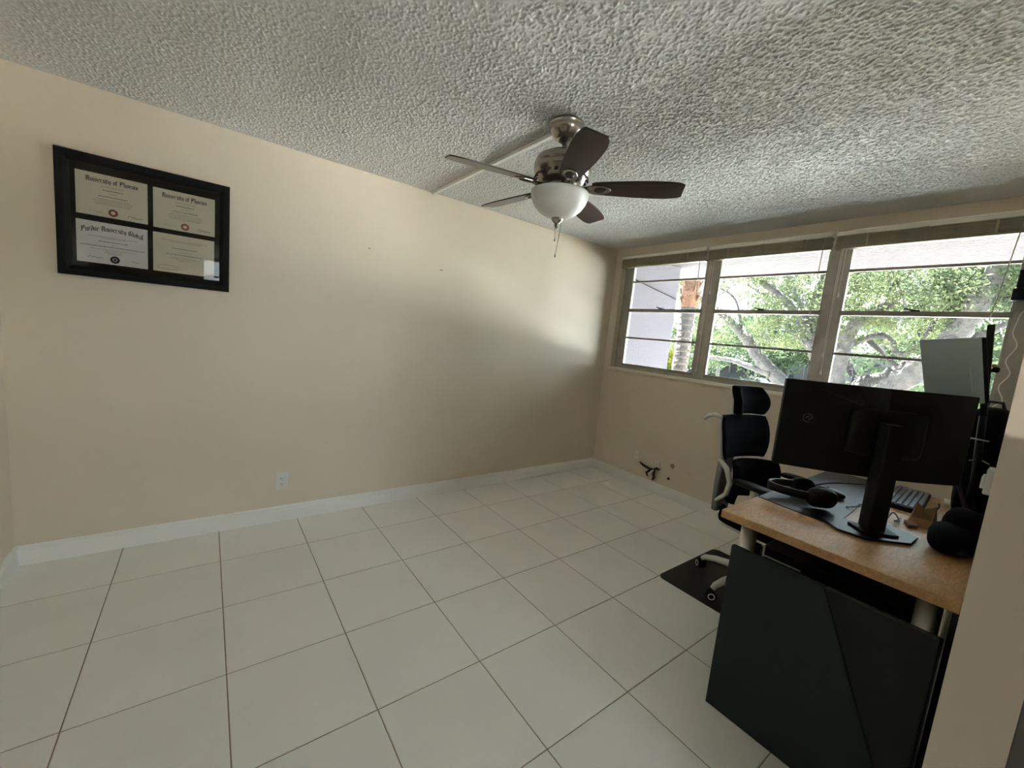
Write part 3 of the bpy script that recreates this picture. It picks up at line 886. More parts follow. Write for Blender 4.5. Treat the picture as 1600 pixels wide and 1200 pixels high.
# raised chevron lines on the back
def line_on_back(pts, w=0.004):
    P = []
    for x, z in pts:
        a = x / RC
        P.append((RC * math.sin(a) + 0.017 * math.sin(a), RC * (1 - math.cos(a)) - 0.0165 * math.cos(a), z))
    return MB().tube(P, w, 6)
line_on_back([(-0.23, 0.552), (-0.13, 0.515), (-0.03, 0.485), (0.07, 0.455), (0.125, 0.435)], 0.003).obj('ridge_line', M_black_s, mon)
line_on_back([(0.125, 0.435), (0.06, 0.42), (0.0, 0.40)], 0.003).obj('ridge_line', M_black_s, mon)
# small round emblem on the back
em = MB()
ring = [(-0.265 + 0.017 * math.cos(t), 0.425 + 0.017 * math.sin(t)) for t in np.linspace(0, 2 * math.pi * 0.82, 22)]
P = []
for x, z in ring:
    a = x / RC
    P.append((RC * math.sin(a), RC * (1 - math.cos(a)) - 0.0165, z))
em.tube(P, 0.0016, 6)
P = [(RC * math.sin(x / RC), RC * (1 - math.cos(x / RC)) - 0.0165, z) for x, z in [(-0.275, 0.423), (-0.262, 0.433), (-0.252, 0.424), (-0.262, 0.418)]]
em.tube(P, 0.0018, 6)
M_emb = mat('grey_emblem', (0.05, 0.05, 0.052), 0.5)
em.obj('emblem', M_emb, mon)
st = MB()
st.prism([(-0.028, -0.095), (0.032, -0.095), (0.040, -0.060), (0.030, -0.030), (-0.026, -0.030), (-0.036, -0.060)], 0.012, 0.445)
col_ = st.obj('stand_column', M_black, mon, bevel=0.004)
MB().box(-0.03, 0.03, -0.05, -0.012, 0.36, 0.44).obj('mount', M_black, mon, bevel=0.004)
bs = [(-0.145, -0.105), (-0.075, -0.165), (0.085, -0.150), (0.165, -0.075), (0.13, 0.05), (0.04, 0.045), (0.0, -0.02), (-0.06, 0.055), (-0.15, 0.06)]
MB().prism(bs, 0.0045, 0.0125).obj('stand_base', M_black_s, mon, bevel=0.002)
MB().prism([(-0.060, -0.125), (0.065, -0.120), (0.075, -0.03), (-0.065, -0.03)], 0.0122, 0.022).obj('base_cap', M_black, mon, bevel=0.003)

# ------------------------------------------------------------------ small silver screen on black pole
ts = thing('tilted_screen', 'pale blue-grey screen tilted on a black pole above the monitor', 'screen', (-0.965, -2.895, DZ))
tp = Vector((-0.95, -2.848, 1.657)); bp_ = Vector((-0.86, -2.893, 1.20))
# panel with tilted upright direction, seen from its pale back
c_tl = at(1437, 532, -1.00); c_tr = at(1534, 528, -1.00); c_bl = at(1447, 632, -0.92); c_br = at(1539, 630, -0.92)
off = Vector((-0.965, -2.895, DZ))
quad = [c_tl - off, c_tr - off, c_br - off, c_bl - off]
nrm = (quad[1] - quad[0]).cross(quad[3] - quad[0]).normalized()
if nrm.x > 0: nrm = -nrm
def slab(q, n, t0, t1):
    vs = [p + n * t0 for p in q] + [p + n * t1 for p in q]
    return MB().add(vs, [(0, 1, 2, 3), (7, 6, 5, 4), (0, 4, 5, 1), (1, 5, 6, 2), (2, 6, 7, 3), (3, 7, 4, 0)])
slab(quad, nrm, 0.0, 0.006).obj('pale_panel', M_silver, ts, bevel=0.001)
ext = [quad[0], quad[1] + (quad[1] - quad[0]) * 0.07, quad[2] + (quad[2] - quad[3]) * 0.07, quad[3]]
slab(ext, nrm, -0.014, -0.0005).obj('black_shell', M_black, ts, bevel=0.002)
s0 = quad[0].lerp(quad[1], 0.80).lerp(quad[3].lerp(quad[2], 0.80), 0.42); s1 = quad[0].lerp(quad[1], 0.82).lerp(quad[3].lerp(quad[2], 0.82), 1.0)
MB().tube([s0 + nrm * 0.0065, s1 + nrm * 0.0065], 0.0015, 6).obj('reflection_line', M_white_p, ts)  # thin white rod drawn as a reflection on the panel
pa = at(1549, 507, -0.97) - off; pb = at(1536, 650, -0.90) - off
dr = (pb - pa).normalized()
e1 = Vector((0, 1, 0)); e1 = (e1 - dr * e1.dot(dr)).normalized(); e2 = dr.cross(e1)
vs = []
for p in (pa, pb):
    for s, t in ((-1, -1), (1, -1), (1, 1), (-1, 1)):
        vs.append(p + e1 * 0.011 * s + e2 * 0.009 * t)
MB().add(vs, [(0, 1, 2, 3), (7, 6, 5, 4), (0, 4, 5, 1), (1, 5, 6, 2), (2, 6, 7, 3), (3, 7, 4, 0)]).obj('pole', M_black, ts, bevel=0.003)
kn = at(1556, 578, -0.94) - off
MB().tube([pa.lerp(pb, 0.5), kn], [0.008, 0.008], 10).obj('clamp_screw', M_black, ts)
MB().sup(kn, (0.012, 0.012, 0.012), 0.7, 0.7).obj('clamp_knob', M_black, ts)
MB().tube([pb, (0.05, -0.01, 0.20), (0.02, 0.0, 0.0)], [0.012, 0.014, 0.014], 10).obj('lower_post', M_black, ts)
MB().lathe([(0, 0), (0.05, 0), (0.05, 0.008), (0.03, 0.014), (0, 0.014)], 24).obj('weighted_foot', M_black, ts)

# ------------------------------------------------------------------ black camera box by the window edge
wc = thing('security_camera', 'small black camera box fixed at the right end of the window', 'camera', (-0.05, -2.87, 1.95))
MB().box(-0.055, 0.03, -0.05, 0.030, -0.02, 0.075).obj('housing', M_black, wc, bevel=0.006)
MB().box(-0.045, 0.02, -0.05, 0.040, -0.085, -0.022).obj('lower_block', M_black, wc, bevel=0.006)
MB().tube([(-0.058, -0.005, 0.025), (-0.05, -0.005, 0.025)], 0.014, 16).obj('lens', M_black_s, wc)
MB().box(-0.060, -0.054, -0.030, 0.004, -0.004, 0.002).obj('reflection_bar', M_white_p, wc)  # white bar standing in for a reflection on the housing
MB().box(0.02, 0.055, -0.03, 0.02, -0.02, 0.03).obj('bracket', M_black, wc, bevel=0.003)

# ------------------------------------------------------------------ headset
hs = thing('headset', 'black over-ear headset lying on the desk mat', 'headset', (-1.36, -2.455, DZ + 0.004), math.radians(-42))
c0 = Matrix.Translation((0.035, -0.03, 0.0515)) @ Matrix.Rotation(math.radians(24), 4, 'X')
e = MB().sup((0, 0, 0), (0.060, 0.034, 0.046), 0.7, 0.6, M=c0).obj('ear_cup', M_black, hs)
MB().lathe([(0.0, 0), (0.024, 0), (0.026, 0.003), (0.0, 0.004)], 20, c0 @ Matrix.Translation((0, -0.028, 0)) @ Matrix.Rotation(math.pi / 2, 4, 'X')).obj('cup_plate', M_black_s, e)
MB().sup((0, 0, 0), (0.046, 0.016, 0.040), 0.8, 0.7, M=c0 @ Matrix.Translation((0, 0.026, 0))).obj('ear_pad', M_blackfab, e)
c1 = Matrix.Translation((0.05, 0.14, 0.042)) @ Matrix.Rotation(math.radians(-20), 4, 'X')
e = MB().sup((0, 0, 0), (0.050, 0.028, 0.042), 0.7, 0.6, M=c1).obj('ear_cup', M_black, hs)
MB().sup((0, 0, 0), (0.046, 0.016, 0.040), 0.8, 0.7, M=c1 @ Matrix.Translation((0, -0.024, 0))).obj('ear_pad', M_blackfab, e)
pts = []
for t in np.linspace(0, math.pi, 22):
    pts.append((0.02 - 0.165 * math.sin(t), 0.055 - 0.088 * math.cos(t), 0.052 + 0.006 * math.sin(t)))
def band_fn(u, v):
    k = u * (len(pts) - 1); i = min(int(k), len(pts) - 2); f = k - i
    p = Vector(pts[i]).lerp(Vector(pts[i + 1]), f); d = (Vector(pts[i + 1]) - Vector(pts[i])).normalized()
    n = d.cross(Vector((0, 0, 1))).normalized()
    return (p.x, p.y, p.z + (v - 0.5) * 0.034), n
MB().sheet(band_fn, 26, 2, 0.012).obj('headband', M_black_s, hs)
MB().tube([(0.07, 0.13, 0.04), (0.10, 0.10, 0.012), (0.13, 0.06, 0.006)], 0.003, 8).obj('mic_boom', M_black, hs)

# ------------------------------------------------------------------ keyboard
kb = thing('keyboard', 'black keyboard with grey keycaps behind the monitor stand', 'keyboard', (-0.72, -2.69, DZ + 0.001), math.radians(3))
MB().prism([(-0.22, -0.068), (0.22, -0.068), (0.22, 0.068), (-0.22, 0.068)], 0.0, 0.022).obj('case', M_black, kb, bevel=0.004)
key_m = None
for rrow in range(6):
    for c in range(21):
        if rrow == 5 and 4 <= c <= 9: continue
        x = -0.205 + c * 0.0205; y = -0.054 + rrow * 0.0213
        if key_m is None:
            o = MB().add([(-0.0088, -0.0092, 0), (0.0088, -0.0092, 0), (0.0088, 0.0092, 0), (-0.0088, 0.0092, 0), (-0.0066, -0.0068, 0.008), (0.0066, -0.0068, 0.008), (0.0066, 0.0072, 0.008), (-0.0066, 0.0072, 0.008)],
                         [(3, 2, 1, 0), (4, 5, 6, 7), (0, 1, 5, 4), (1, 2, 6, 5), (2, 3, 7, 6), (3, 0, 4, 7)]).obj('key', M_key, kb)
            key_m = o.data
        else:
            o = link('key', key_m, kb)
        o.location = (x, y, 0.022)
MB().box(-0.125, -0.018, 0.0435, 0.0615, 0.022, 0.030).obj('space_bar', M_key, kb, bevel=0.001)
# mouse
ms = thing('mouse', 'small dark mouse between headset and monitor stand', 'mouse', (-1.06, -2.47, DZ + 0.004), math.radians(60))
MB().sup((0, 0, 0.014), (0.058, 0.031, 0.020), 0.8, 0.8).obj('shell', M_black_s, ms)
MB().tube([(0.030, -0.003, 0.0315), (0.030, 0.003, 0.0315)], 0.006, 12).obj('scroll_wheel', M_key, ms)
# cables on the desk
def cable(name, pts, r_, m, label):
    P = []
    for i in range(len(pts) - 1):
        p0 = Vector(pts[max(i - 1, 0)]); p1 = Vector(pts[i]); p2 = Vector(pts[i + 1]); p3 = Vector(pts[min(i + 2, len(pts) - 1)])
        for k in range(8):
            t = k / 8
            P.append(0.5 * ((2 * p1) + (p2 - p0) * t + (2 * p0 - 5 * p1 + 4 * p2 - p3) * t * t + (3 * p1 - p0 - 3 * p2 + p3) * t ** 3))
    P.append(Vector(pts[-1]))
    return tag(MB().tube(P, r_, 8).obj(name, m), label, 'cable')
z = DZ + 0.008
cable('headset_cable', [(-1.27, -2.475, z + 0.05), (-1.20, -2.45, z + 0.065), (-1.10, -2.40, z + 0.03), (-0.98, -2.36, z), (-0.80, -2.40, z), (-0.62, -2.50, z)], 0.0028, M_black, 'thin black cable curling up behind the headset')
M_cab = mat('grey_cable', (0.26, 0.25, 0.24), 0.5)
cable('loose_cable', [(-1.20, -2.56, z), (-1.15, -2.60, z + 0.01), (-1.08, -2.58, z), (-1.02, -2.62, z), (-1.08, -2.68, z), (-1.18, -2.66, z)], 0.003, M_cab, 'grey cable coiled left of the monitor stand')
cable('loose_cable', [(-1.20, -2.70, z), (-1.12, -2.705, z + 0.02), (-1.15, -2.735, z), (-1.21, -2.73, z + 0.01), (-1.17, -2.725, z), (-1.10, -2.73, z)], 0.0035, M_cab, 'grey cable coiled right of the monitor stand')
cable('loose_cable', [(-0.95, -2.775, z), (-0.88, -2.785, z + 0.005), (-0.80, -2.79, z), (-0.70, -2.80, z), (-0.60, -2.79, z)], 0.003, M_black, 'black cable running along the keyboard edge')
# notebook and paper bits near the keyboard
o = MB().prism([(-0.56, -2.80), (-0.45, -2.79), (-0.45, -2.94), (-0.56, -2.95)], DZ, DZ + 0.012).obj('notebook', M_paper_c, bevel=0.002)
tag(o, 'cream notebook at the far right end of the desk', 'notebook')
# brown paper bag, torn and peaked
pb_ = thing('paper_bag', 'crumpled brown paper bag peaking behind the black bag', 'bag', (-1.03, -2.80, DZ))
vs = [(-0.10, 0.05, 0), (0.05, 0.05, 0), (0.06, -0.03, 0), (-0.10, -0.04, 0), (-0.085, 0.04, 0.03), (0.0, 0.035, 0.085), (0.05, 0.035, 0.035), (0.04, -0.02, 0.075), (-0.03, -0.025, 0.02), (-0.09, -0.03, 0.045)]
fs = [(3, 2, 1, 0), (0, 1, 6, 5), (0, 5, 4), (1, 2, 7, 6), (2, 3, 8, 7), (3, 9, 8), (3, 0, 4, 9), (4, 5, 8, 9), (5, 6, 7, 8)]
MB().add(vs, fs).obj('bag_body', M_brownpaper, pb_, bevel=0.002)
o = MB().prism([(-0.17, 0.03), (-0.10, 0.055), (-0.08, 0.02), (-0.14, 0.005)], 0.0, 0.015).obj('torn_flap', M_brownpaper, pb_)
# black slumped bag
bg = thing('black_bag', 'slumped black bag on the desk against the doorway wall', 'bag', (-1.34, -2.912, DZ))
def blob(c, s, seed, name, m):
    b = MB().sup(c, s, 0.75, 0.75, 28, 16)
    rg = random.Random(seed)
    ph = [rg.uniform(0, 6.28) for _ in range(6)]
    out = []
    for x, y, z in b.v:
        k = 1 + 0.05 * math.sin(17 * x + ph[0]) + 0.05 * math.sin(23 * y + ph[1]) + 0.05 * math.sin(19 * z + ph[2] + 6 * x)
        out.append((c[0] + (x - c[0]) * k, c[1] + (y - c[1]) * k, max(0.001, c[2] + (z - c[2]) * k)))
    b.v = out
    return b.obj(name, m, bg)
blob((0.0, 0.0, 0.048), (0.125, 0.068, 0.05), 1, 'bag_body', M_blackfab)
blob((0.13, -0.02, 0.075), (0.085, 0.065, 0.075), 2, 'bag_top', M_blackfab)
MB().tube([(0.10, -0.03, 0.12), (0.16, -0.02, 0.17), (0.20, -0.03, 0.12)], 0.008, 8).obj('handle', M_blackfab, bg)
# microphone boom with shiny rod behind the monitor
mb = thing('microphone_arm', 'thin shiny jointed arm beside the right end of the monitor', 'arm', (-1.06, -2.945, DZ))
MB().lathe([(0, 0), (0.032, 0), (0.032, 0.01), (0.016, 0.02), (0, 0.02)], 20).obj('foot', M_black, mb)
pA = at(1492, 770, -1.0) - Vector((-1.06, -2.945, DZ)); pB = at(1497, 712, -1.0) - Vector((-1.06, -2.945, DZ)); pC = at(1516, 684, -1.0) - Vector((-1.06, -2.945, DZ)); pD = at(1545, 690, -0.97) - Vector((-1.06, -2.945, DZ))
MB().tube([(0, 0, 0.015), pA.lerp(pB, 0.4), pB], 0.008, 10).obj('lower_rod', M_purple, mb)
MB().tube([pB, pC], 0.004, 10).obj('upper_rod', M_steel, mb)
MB().tube([pC, pD], 0.003, 8).obj('end_rod', M_steel, mb)
MB().sup(pB, (0.010, 0.010, 0.010), 1, 1).obj('joint', M_steel, mb)
# rounded black bag top seen past the monitor
bk = thing('backpack', 'rounded black backpack standing past the right end of the monitor', 'backpack', (-0.70, -2.90, DZ))
def bpart(c, s, e1_, e2_, name, m):
    return MB().sup(c, s, e1_, e2_, 28, 16).obj(name, m, bk)
bpart((0, 0.0, 0.265), (0.15, 0.068, 0.265), 0.45, 0.6, 'main_body', M_blackfab)
bpart((-0.10, 0.0, 0.16), (0.075, 0.055, 0.14), 0.45, 0.6, 'front_pocket', M_blackfab)
MB().tube([(-0.155, -0.03, 0.29), (-0.16, 0.0, 0.305), (-0.155, 0.03, 0.29)], 0.003, 6).obj('zip', M_steel, bk)
MB().tube([(0.0, -0.03, 0.52), (0.0, -0.02, 0.555), (0.0, 0.02, 0.555), (0.0, 0.03, 0.52)], 0.007, 8).obj('grab_handle', M_purple, bk)
# white plug adapter on the right wall
pl = thing('plug_adapter', 'white plug adapter sticking out of the wall at the doorway edge', 'plug', (-1.62, YR, 1.112))
MB().box(-0.06, 0.06, 0.0, 0.005, -0.06, 0.06).obj('cover_plate', M_white_p, pl, bevel=0.002)
MB().box(-0.035, 0.035, 0.005, 0.036, -0.035, 0.045).obj('adapter_body', M_white_p, pl, bevel=0.004)
MB().box(-0.028, 0.028, 0.036, 0.044, -0.02, 0.02).obj('adapter_face', M_white_p, pl, bevel=0.003)

# ------------------------------------------------------------------ chair mat and office chair
def rrect(x0, x1, y0, y1, r_, n=6):
    P = []
    for cx, cy, a0 in ((x1 - r_, y1 - r_, 0), (x0 + r_, y1 - r_, 90), (x0 + r_, y0 + r_, 180), (x1 - r_, y0 + r_, 270)):
        for k in range(n + 1):
            a = math.radians(a0 + 90 * k / n)
            P.append((cx + r_ * math.cos(a), cy + r_ * math.sin(a)))
    return P
o = MB().prism(rrect(-1.283, -0.56, -2.60, -1.735, 0.045), 0.0, 0.003).obj('chair_mat', M_floormat)
tag(o, 'dark brown chair mat with rounded corners on the tiles', 'floor mat')
CZ = 0.003
ch = thing('office_chair', 'black mesh office chair with white frame and headrest', 'chair', (-0.915, -2.13, CZ), math.radians(-9))
# local: chair faces -y, +x is towards the window
# base star
c_ang = [math.atan2(-1.84 + 2.13, -0.922 + 0.93), math.atan2(-2.041 + 2.13, -1.221 + 0.93)]
base_a = (math.pi / 2 + 0.02) + math.radians(9)
for k in range(5):
    a = base_a + 2 * math.pi * k / 5
    dx, dy = math.cos(a), math.sin(a)
    pts = [(dx * 0.03, dy * 0.03, 0.125), (dx * 0.12, dy * 0.12, 0.12), (dx * 0.22, dy * 0.22, 0.105), (dx * 0.285, dy * 0.285, 0.085), (dx * 0.305, dy * 0.305, 0.066)]
    lg = MB().tube(pts, [0.028, 0.024, 0.021, 0.018, 0.014], 12).obj('base_leg', M_white_p, ch)
    sw = a + 0.9
    ax = Vector((math.cos(sw), math.sin(sw), 0)); c = Vector((dx * 0.31, dy * 0.31, 0.030))
    cs = MB()
    for s in (-1, 1):
        cs.tube([c + ax * s * 0.006, c + ax * s * 0.024], 0.030, 20)
    cobj = cs.obj('caster', M_black, ch, bevel=0.003)
    rg = MB()
    side = Vector((0, 0, 1)).cross(ax)
    for s in (-1, 1):
        ring = [c + ax * s * 0.0245 + (side * math.cos(t) + Vector((0, 0, 1)) * math.sin(t)) * 0.017 for t in np.linspace(0, 2 * math.pi, 21)]
        rg.tube(ring, 0.0032, 6, caps=False)
    rg.obj('caster_ring', M_white_p, cobj)
hub = MB().lathe([(0, 0.08), (0.036, 0.08), (0.042, 0.10), (0.042, 0.15), (0.03, 0.16), (0, 0.16)], 24).obj('hub', M_white_p, ch)
MB().tube([(0, 0, 0.15), (0, 0, 0.40)], 0.025, 16).obj('gas_lift', M_black, ch)
MB().box(-0.11, 0.11, -0.12, 0.16, 0.385, 0.425).obj('tilt_mechanism', M_black, ch, bevel=0.01)
MB().sup((0, -0.05, 0.465), (0.235, 0.215, 0.045), 0.5, 0.35, 28, 12).obj('seat', M_blackfab, ch)
MB().sup((0, -0.05, 0.432), (0.225, 0.205, 0.018), 0.4, 0.35, 28, 8).obj('seat_pan', M_white_p, ch)
# back panels (curved sheets): local x width, y depth (rear = +y)
def back_fn(z0, z1, w0, w1, yb0, yb1, bow, belly=0.0):
    def f(u, v):
        w = w0 + (w1 - w0) * v
        s = (u - 0.5) * 2
        e = 1 - 0.13 * max(0.0, abs(s) - 0.55) / 0.45 * (abs(v - 0.5) * 2) ** 3
        y = yb0 + (yb1 - yb0) * v - bow * s * s - belly * math.sin(math.pi * v)
        return (s * w / 2 * e, y, z0 + (z1 - z0) * v), (2 * bow * s / (w / 2) * 0.5, 1, 0)
    return f
up = MB().sheet(back_fn(0.80, 1.055, 0.44, 0.47, 0.215, 0.255, 0.045, 0.015), 18, 8, 0.030).obj('back_cushion', M_blackfab, ch)
# white outline frame of the upper back
def outline(z0, z1, w0, w1, yb0, yb1, bow, dy):
    f = back_fn(z0, z1, w0, w1, yb0, yb1, bow, 0.015)
    P = []
    for k in range(9): P.append(f(0, 1 - k / 8)[0])
    for k in range(1, 13): P.append(f(k / 12, 0)[0])
    for k in range(1, 9): P.append(f(1, k / 8)[0])
    return [(x * 1.02, y + dy, z) for x, y, z in P]
MB().tube(outline(0.80, 1.055, 0.44, 0.47, 0.215, 0.255, 0.045, 0.012), 0.011, 10).obj('back_frame', M_white_p, ch)
for s in (-1, 1):
    MB().tube([(s * 0.23, 0.205, 1.05), (s * 0.235, 0.24, 1.062), (s * 0.225, 0.29, 1.045), (s * 0.215, 0.325, 1.015)], [0.011, 0.012, 0.012, 0.009], 10).obj('frame_horn', M_white_p, ch)
# lumbar cushion sticks forward
MB().sheet(back_fn(0.545, 0.79, 0.38, 0.44, 0.20, 0.175, 0.10, 0.03), 18, 8, 0.034).obj('lumbar_cushion', M_blackfab, ch)
for s in (-1, 1):
    MB().tube([(s * 0.20, 0.20, 0.80), (s * 0.205, 0.135, 0.755), (s * 0.20, 0.105, 0.68), (s * 0.19, 0.125, 0.60), (s * 0.16, 0.20, 0.53)], [0.012, 0.016, 0.017, 0.015, 0.010], 10).obj('lumbar_rib', M_white_p, ch)
# rear spine
MB().sheet(lambda u, v: (((u - 0.5) * (0.13 - 0.03 * v), 0.272 + 0.012 * math.sin(math.pi * v), 0.42 + 0.47 * v), (0, 1, 0.1)), 6, 14, 0.030).obj('spine', mat('grey_plastic', (0.30, 0.31, 0.30), 0.4), ch)
MB().tube([(0, 0.10, 0.41), (0, 0.20, 0.405), (0, 0.262, 0.44)], [0.03, 0.028, 0.025], 10).obj('spine_bracket', M_black, ch)
# headrest
MB().tube([(0, 0.265, 0.90), (0, 0.285, 1.02), (0, 0.29, 1.10), (0, 0.262, 1.135)], [0.02, 0.018, 0.016, 0.02], 10).obj('headrest_stem', M_white_p, ch)
def head_fn(dy, sc):
    def f(u, v):
        s = (u - 0.5) * 2
        w = 0.155 * (1 - 0.22 * (abs(v - 0.5) * 2) ** 2.5) * sc
        y = 0.235 - 0.05 * s * s - 0.022 * math.cos(math.pi * (v - 0.35)) + dy + 0.035 * max(0, v - 0.55) ** 1.0
        return (s * w, y, 1.075 + 0.165 * v), (0.6 * s, 1, 0)
    return f
MB().sheet(head_fn(0.0, 1.0), 16, 10, 0.045).obj('headrest_cushion', M_blackfab, ch)
MB().sheet(head_fn(0.034, 0.97), 16, 10, 0.012).obj('headrest_shell', M_white_p, ch)
# armrests
for s in (-1, 1):
    MB().tube([(s * 0.19, -0.06, 0.43), (s * 0.235, -0.06, 0.44), (s * 0.248, -0.06, 0.50), (s * 0.245, -0.07, 0.705)], [0.018, 0.020, 0.020, 0.022], 10).obj('arm_support', M_white_p, ch)
    MB().sup((s * 0.24, -0.055, 0.716), (0.042, 0.115, 0.014), 0.5, 0.45, 20, 8).obj('arm_pad', M_black, ch)

# ------------------------------------------------------------------ outside: building parts
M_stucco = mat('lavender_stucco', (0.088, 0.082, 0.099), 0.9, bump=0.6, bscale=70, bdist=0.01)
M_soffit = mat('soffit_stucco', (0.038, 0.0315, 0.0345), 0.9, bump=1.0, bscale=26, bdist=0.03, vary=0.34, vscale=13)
fin = tag(MB().box(XW + 0.005, 1.44, 0.13, 0.33, -2.9, 2.5).obj('facade_fin', M_stucco), 'lavender stucco fin wall outside the far left window', 'wall')
MB().tube([(0.45, 0.125, 2.22), (0.9, 0.124, 2.16), (1.42, 0.124, 2.09)], 0.006, 6).obj('facade_cable', mat('dark_wire', (0.02, 0.02, 0.022), 0.9, spec=0.1), fin)
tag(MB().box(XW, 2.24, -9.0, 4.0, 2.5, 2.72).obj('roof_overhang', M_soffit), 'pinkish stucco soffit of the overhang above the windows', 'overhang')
tag(MB().box(0.0, XW, -9.0, YH, -2.9, 2.72).add([(0, 0.1, -2.9), (XW, 0.1, -2.9), (XW, 4.0, -2.9), (0, 4.0, -2.9), (0, 0.1, 2.72), (XW, 0.1, 2.72), (XW, 4.0, 2.72), (0, 4.0, 2.72)], [(3, 2, 1, 0), (4, 5, 6, 7), (0, 1, 5, 4), (1, 2, 6, 5), (2, 3, 7, 6), (3, 0, 4, 7)]).box(0.0, XW, YH, 0.1, -2.9, -0.12).obj('facade_wall', M_stucco), 'lavender facade of the building around the windows', 'wall')

GZ = -2.9
M_lawn = mat('lawn', (0.030, 0.036, 0.012), 0.95, col2=(0.020, 0.027, 0.009), vscale=0.6)
M_road = mat('grey_road', (0.035, 0.035, 0.034), 0.9)
M_bounce = mat('pale_bounce_ground', (0.84, 0.825, 0.80), 0.85, vary=0.06, vscale=0.7)
tag(MB().box(-12, 160, -110, 130, GZ - 0.2, GZ).obj('lawn', M_lawn), 'sunlit lawn far below the windows', 'lawn', kind='structure')
tag(MB().box(XW + 0.01, 6.5, -60, 60, GZ, GZ + 0.03).box(11.5, 33.5, -60, 60, GZ, GZ + 0.03).box(-14.0, 6.0, -40, -9.0, GZ, GZ + 0.03).obj('bounce_ground', M_bounce), 'unseen pale ground added to bounce sunlight into the room', 'bounce_ground', kind='structure')  # pale strips added below the sill line to bounce sun onto the ceiling
tag(MB().box(34, 44, -110, 130, GZ, GZ + 0.02).obj('road', M_road), 'pale sunlit road beyond the lawn', 'road', kind='structure')

# ------------------------------------------------------------------ outside: trees
M_bark = mat('oak_bark', (0.062, 0.056, 0.052), 0.95, bump=1.0, bscale=9, bdist=0.06, col2=(0.036, 0.033, 0.031), vscale=6)
M_palm = mat('palm_bark', (0.10, 0.08, 0.065), 0.95, bump=0.8, bscale=14, bdist=0.04, col2=(0.07, 0.058, 0.05), vscale=10)
M_palm_o = mat('palm_boots_orange', (0.12, 0.058, 0.03), 0.9, bump=1.0, bscale=20, bdist=0.05, col2=(0.085, 0.04, 0.022), vscale=14)
M_leaf = leaf_mat('oak_leaf', (0.100, 0.116, 0.058), (0.042, 0.056, 0.034), 1.1)
M_leaf_b = leaf_mat('bush_leaf', (0.060, 0.076, 0.040), (0.030, 0.044, 0.026), 0.3)
M_leaf_y = leaf_mat('yellow_leaf', (0.10, 0.105, 0.016), (0.06, 0.07, 0.012), 0.5)

def leaves(name, centers, radii, per, size, m, parent, squash=0.75):
    C = np.repeat(np.array(centers, float), per, 0)
    R_ = np.repeat(np.array(radii, float), per)
    n = len(C)
    d = RNG.normal(size=(n, 3)); d /= np.linalg.norm(d, axis=1)[:, None]
    r = R_ * RNG.random(n) ** 0.45
    P = C + d * r[:, None] * np.array([1, 1, squash])
    a = RNG.normal(size=(n, 3)); a /= np.linalg.norm(a, axis=1)[:, None]
    b = np.cross(a, RNG.normal(size=(n, 3))); b /= np.linalg.norm(b, axis=1)[:, None]
    s = size * RNG.uniform(0.6, 1.3, n)[:, None]
    V = np.empty((n, 4, 3))
    V[:, 0] = P - a * s; V[:, 1] = P + b * s * 0.42; V[:, 2] = P + a * s; V[:, 3] = P - b * s * 0.42
    me = bpy.data.meshes.new(name)
    me.vertices.add(n * 4); me.loops.add(n * 4); me.polygons.add(n)
    me.vertices.foreach_set('co', V.ravel())
    me.loops.foreach_set('vertex_index', np.arange(n * 4))
    me.polygons.foreach_set('loop_start', np.arange(n) * 4)
    me.polygons.foreach_set('loop_total', np.full(n, 4))
    me.update(); me.validate()
    me.materials.append(m)
    o = link(name, me, parent)
    if parent is not None:
        o['kind'] = 'stuff'
    return o

def limb(parent, pxs, X0_, X1_, r0, r1, m=M_bark, name='limb', base=None, jig=0.0):
    n = len(pxs)
    pts = []; rad = []
    for i, (px, py) in enumerate(pxs):
        t = i / (n - 1)
        X = X0_ + (X1_ - X0_) * t
        pts.append(at(px, py, X)); rad.append((r0 + (r1 - r0) * t))
    if base is not None:
        pts = [Vector(base)] + pts; rad = [r0 * 1.15] + rad
    P = []; Rr = []
    for i in range(len(pts) - 1):
        p0 = pts[max(i - 1, 0)]; p1 = pts[i]; p2 = pts[i + 1]; p3 = pts[min(i + 2, len(pts) - 1)]
        for k in range(5):
            t = k / 5
            P.append(0.5 * ((2 * p1) + (p2 - p0) * t + (2 * p0 - 5 * p1 + 4 * p2 - p3) * t * t + (3 * p1 - p0 - 3 * p2 + p3) * t ** 3) + Vector((random.uniform(-1, 1), random.uniform(-1, 1), random.uniform(-1, 1))) * rad[i] * 0.12)
            Rr.append((rad[i] + (rad[i + 1] - rad[i]) * t) * random.uniform(0.9, 1.12))
    P.append(pts[-1]); Rr.append(rad[-1])
    return MB().tube(P, Rr, 10).obj(name, m, parent)

crotch = at(1300, 720, 8.0)
oak = thing('live_oak', 'spreading live oak with grey limbs just outside the windows', 'tree', (crotch.x, crotch.y, GZ))
oakinv = Matrix.Translation((-crotch.x, -crotch.y, -GZ))
def oak_limb(*a, **k):
    o = limb(oak, *a, **k)
    o.data.transform(oakinv)
    return o
trunk = MB().tube([(crotch.x, crotch.y, GZ - 0.1), (crotch.x, crotch.y, GZ + 0.4), (crotch.x + 0.05, crotch.y, (GZ + crotch.z) / 2), (crotch.x, crotch.y, crotch.z + 0.15)], [0.75, 0.55, 0.45, 0.42], 14).obj('trunk', M_bark, oak)
trunk.data.transform(oakinv)
cb_ = (crotch.x, crotch.y, crotch.z)
oak_limb([(1262, 650), (1228, 605), (1192, 565), (1160, 522), (1130, 492), (1102, 470), (1060, 455)], 8, 8.4, 0.20, 0.07, base=cb_)
oak_limb([(1288, 640), (1284, 590), (1268, 540), (1252, 515), (1235, 478), (1200, 447), (1170, 432), (1130, 420)], 8, 7.2, 0.16, 0.05, base=cb_)
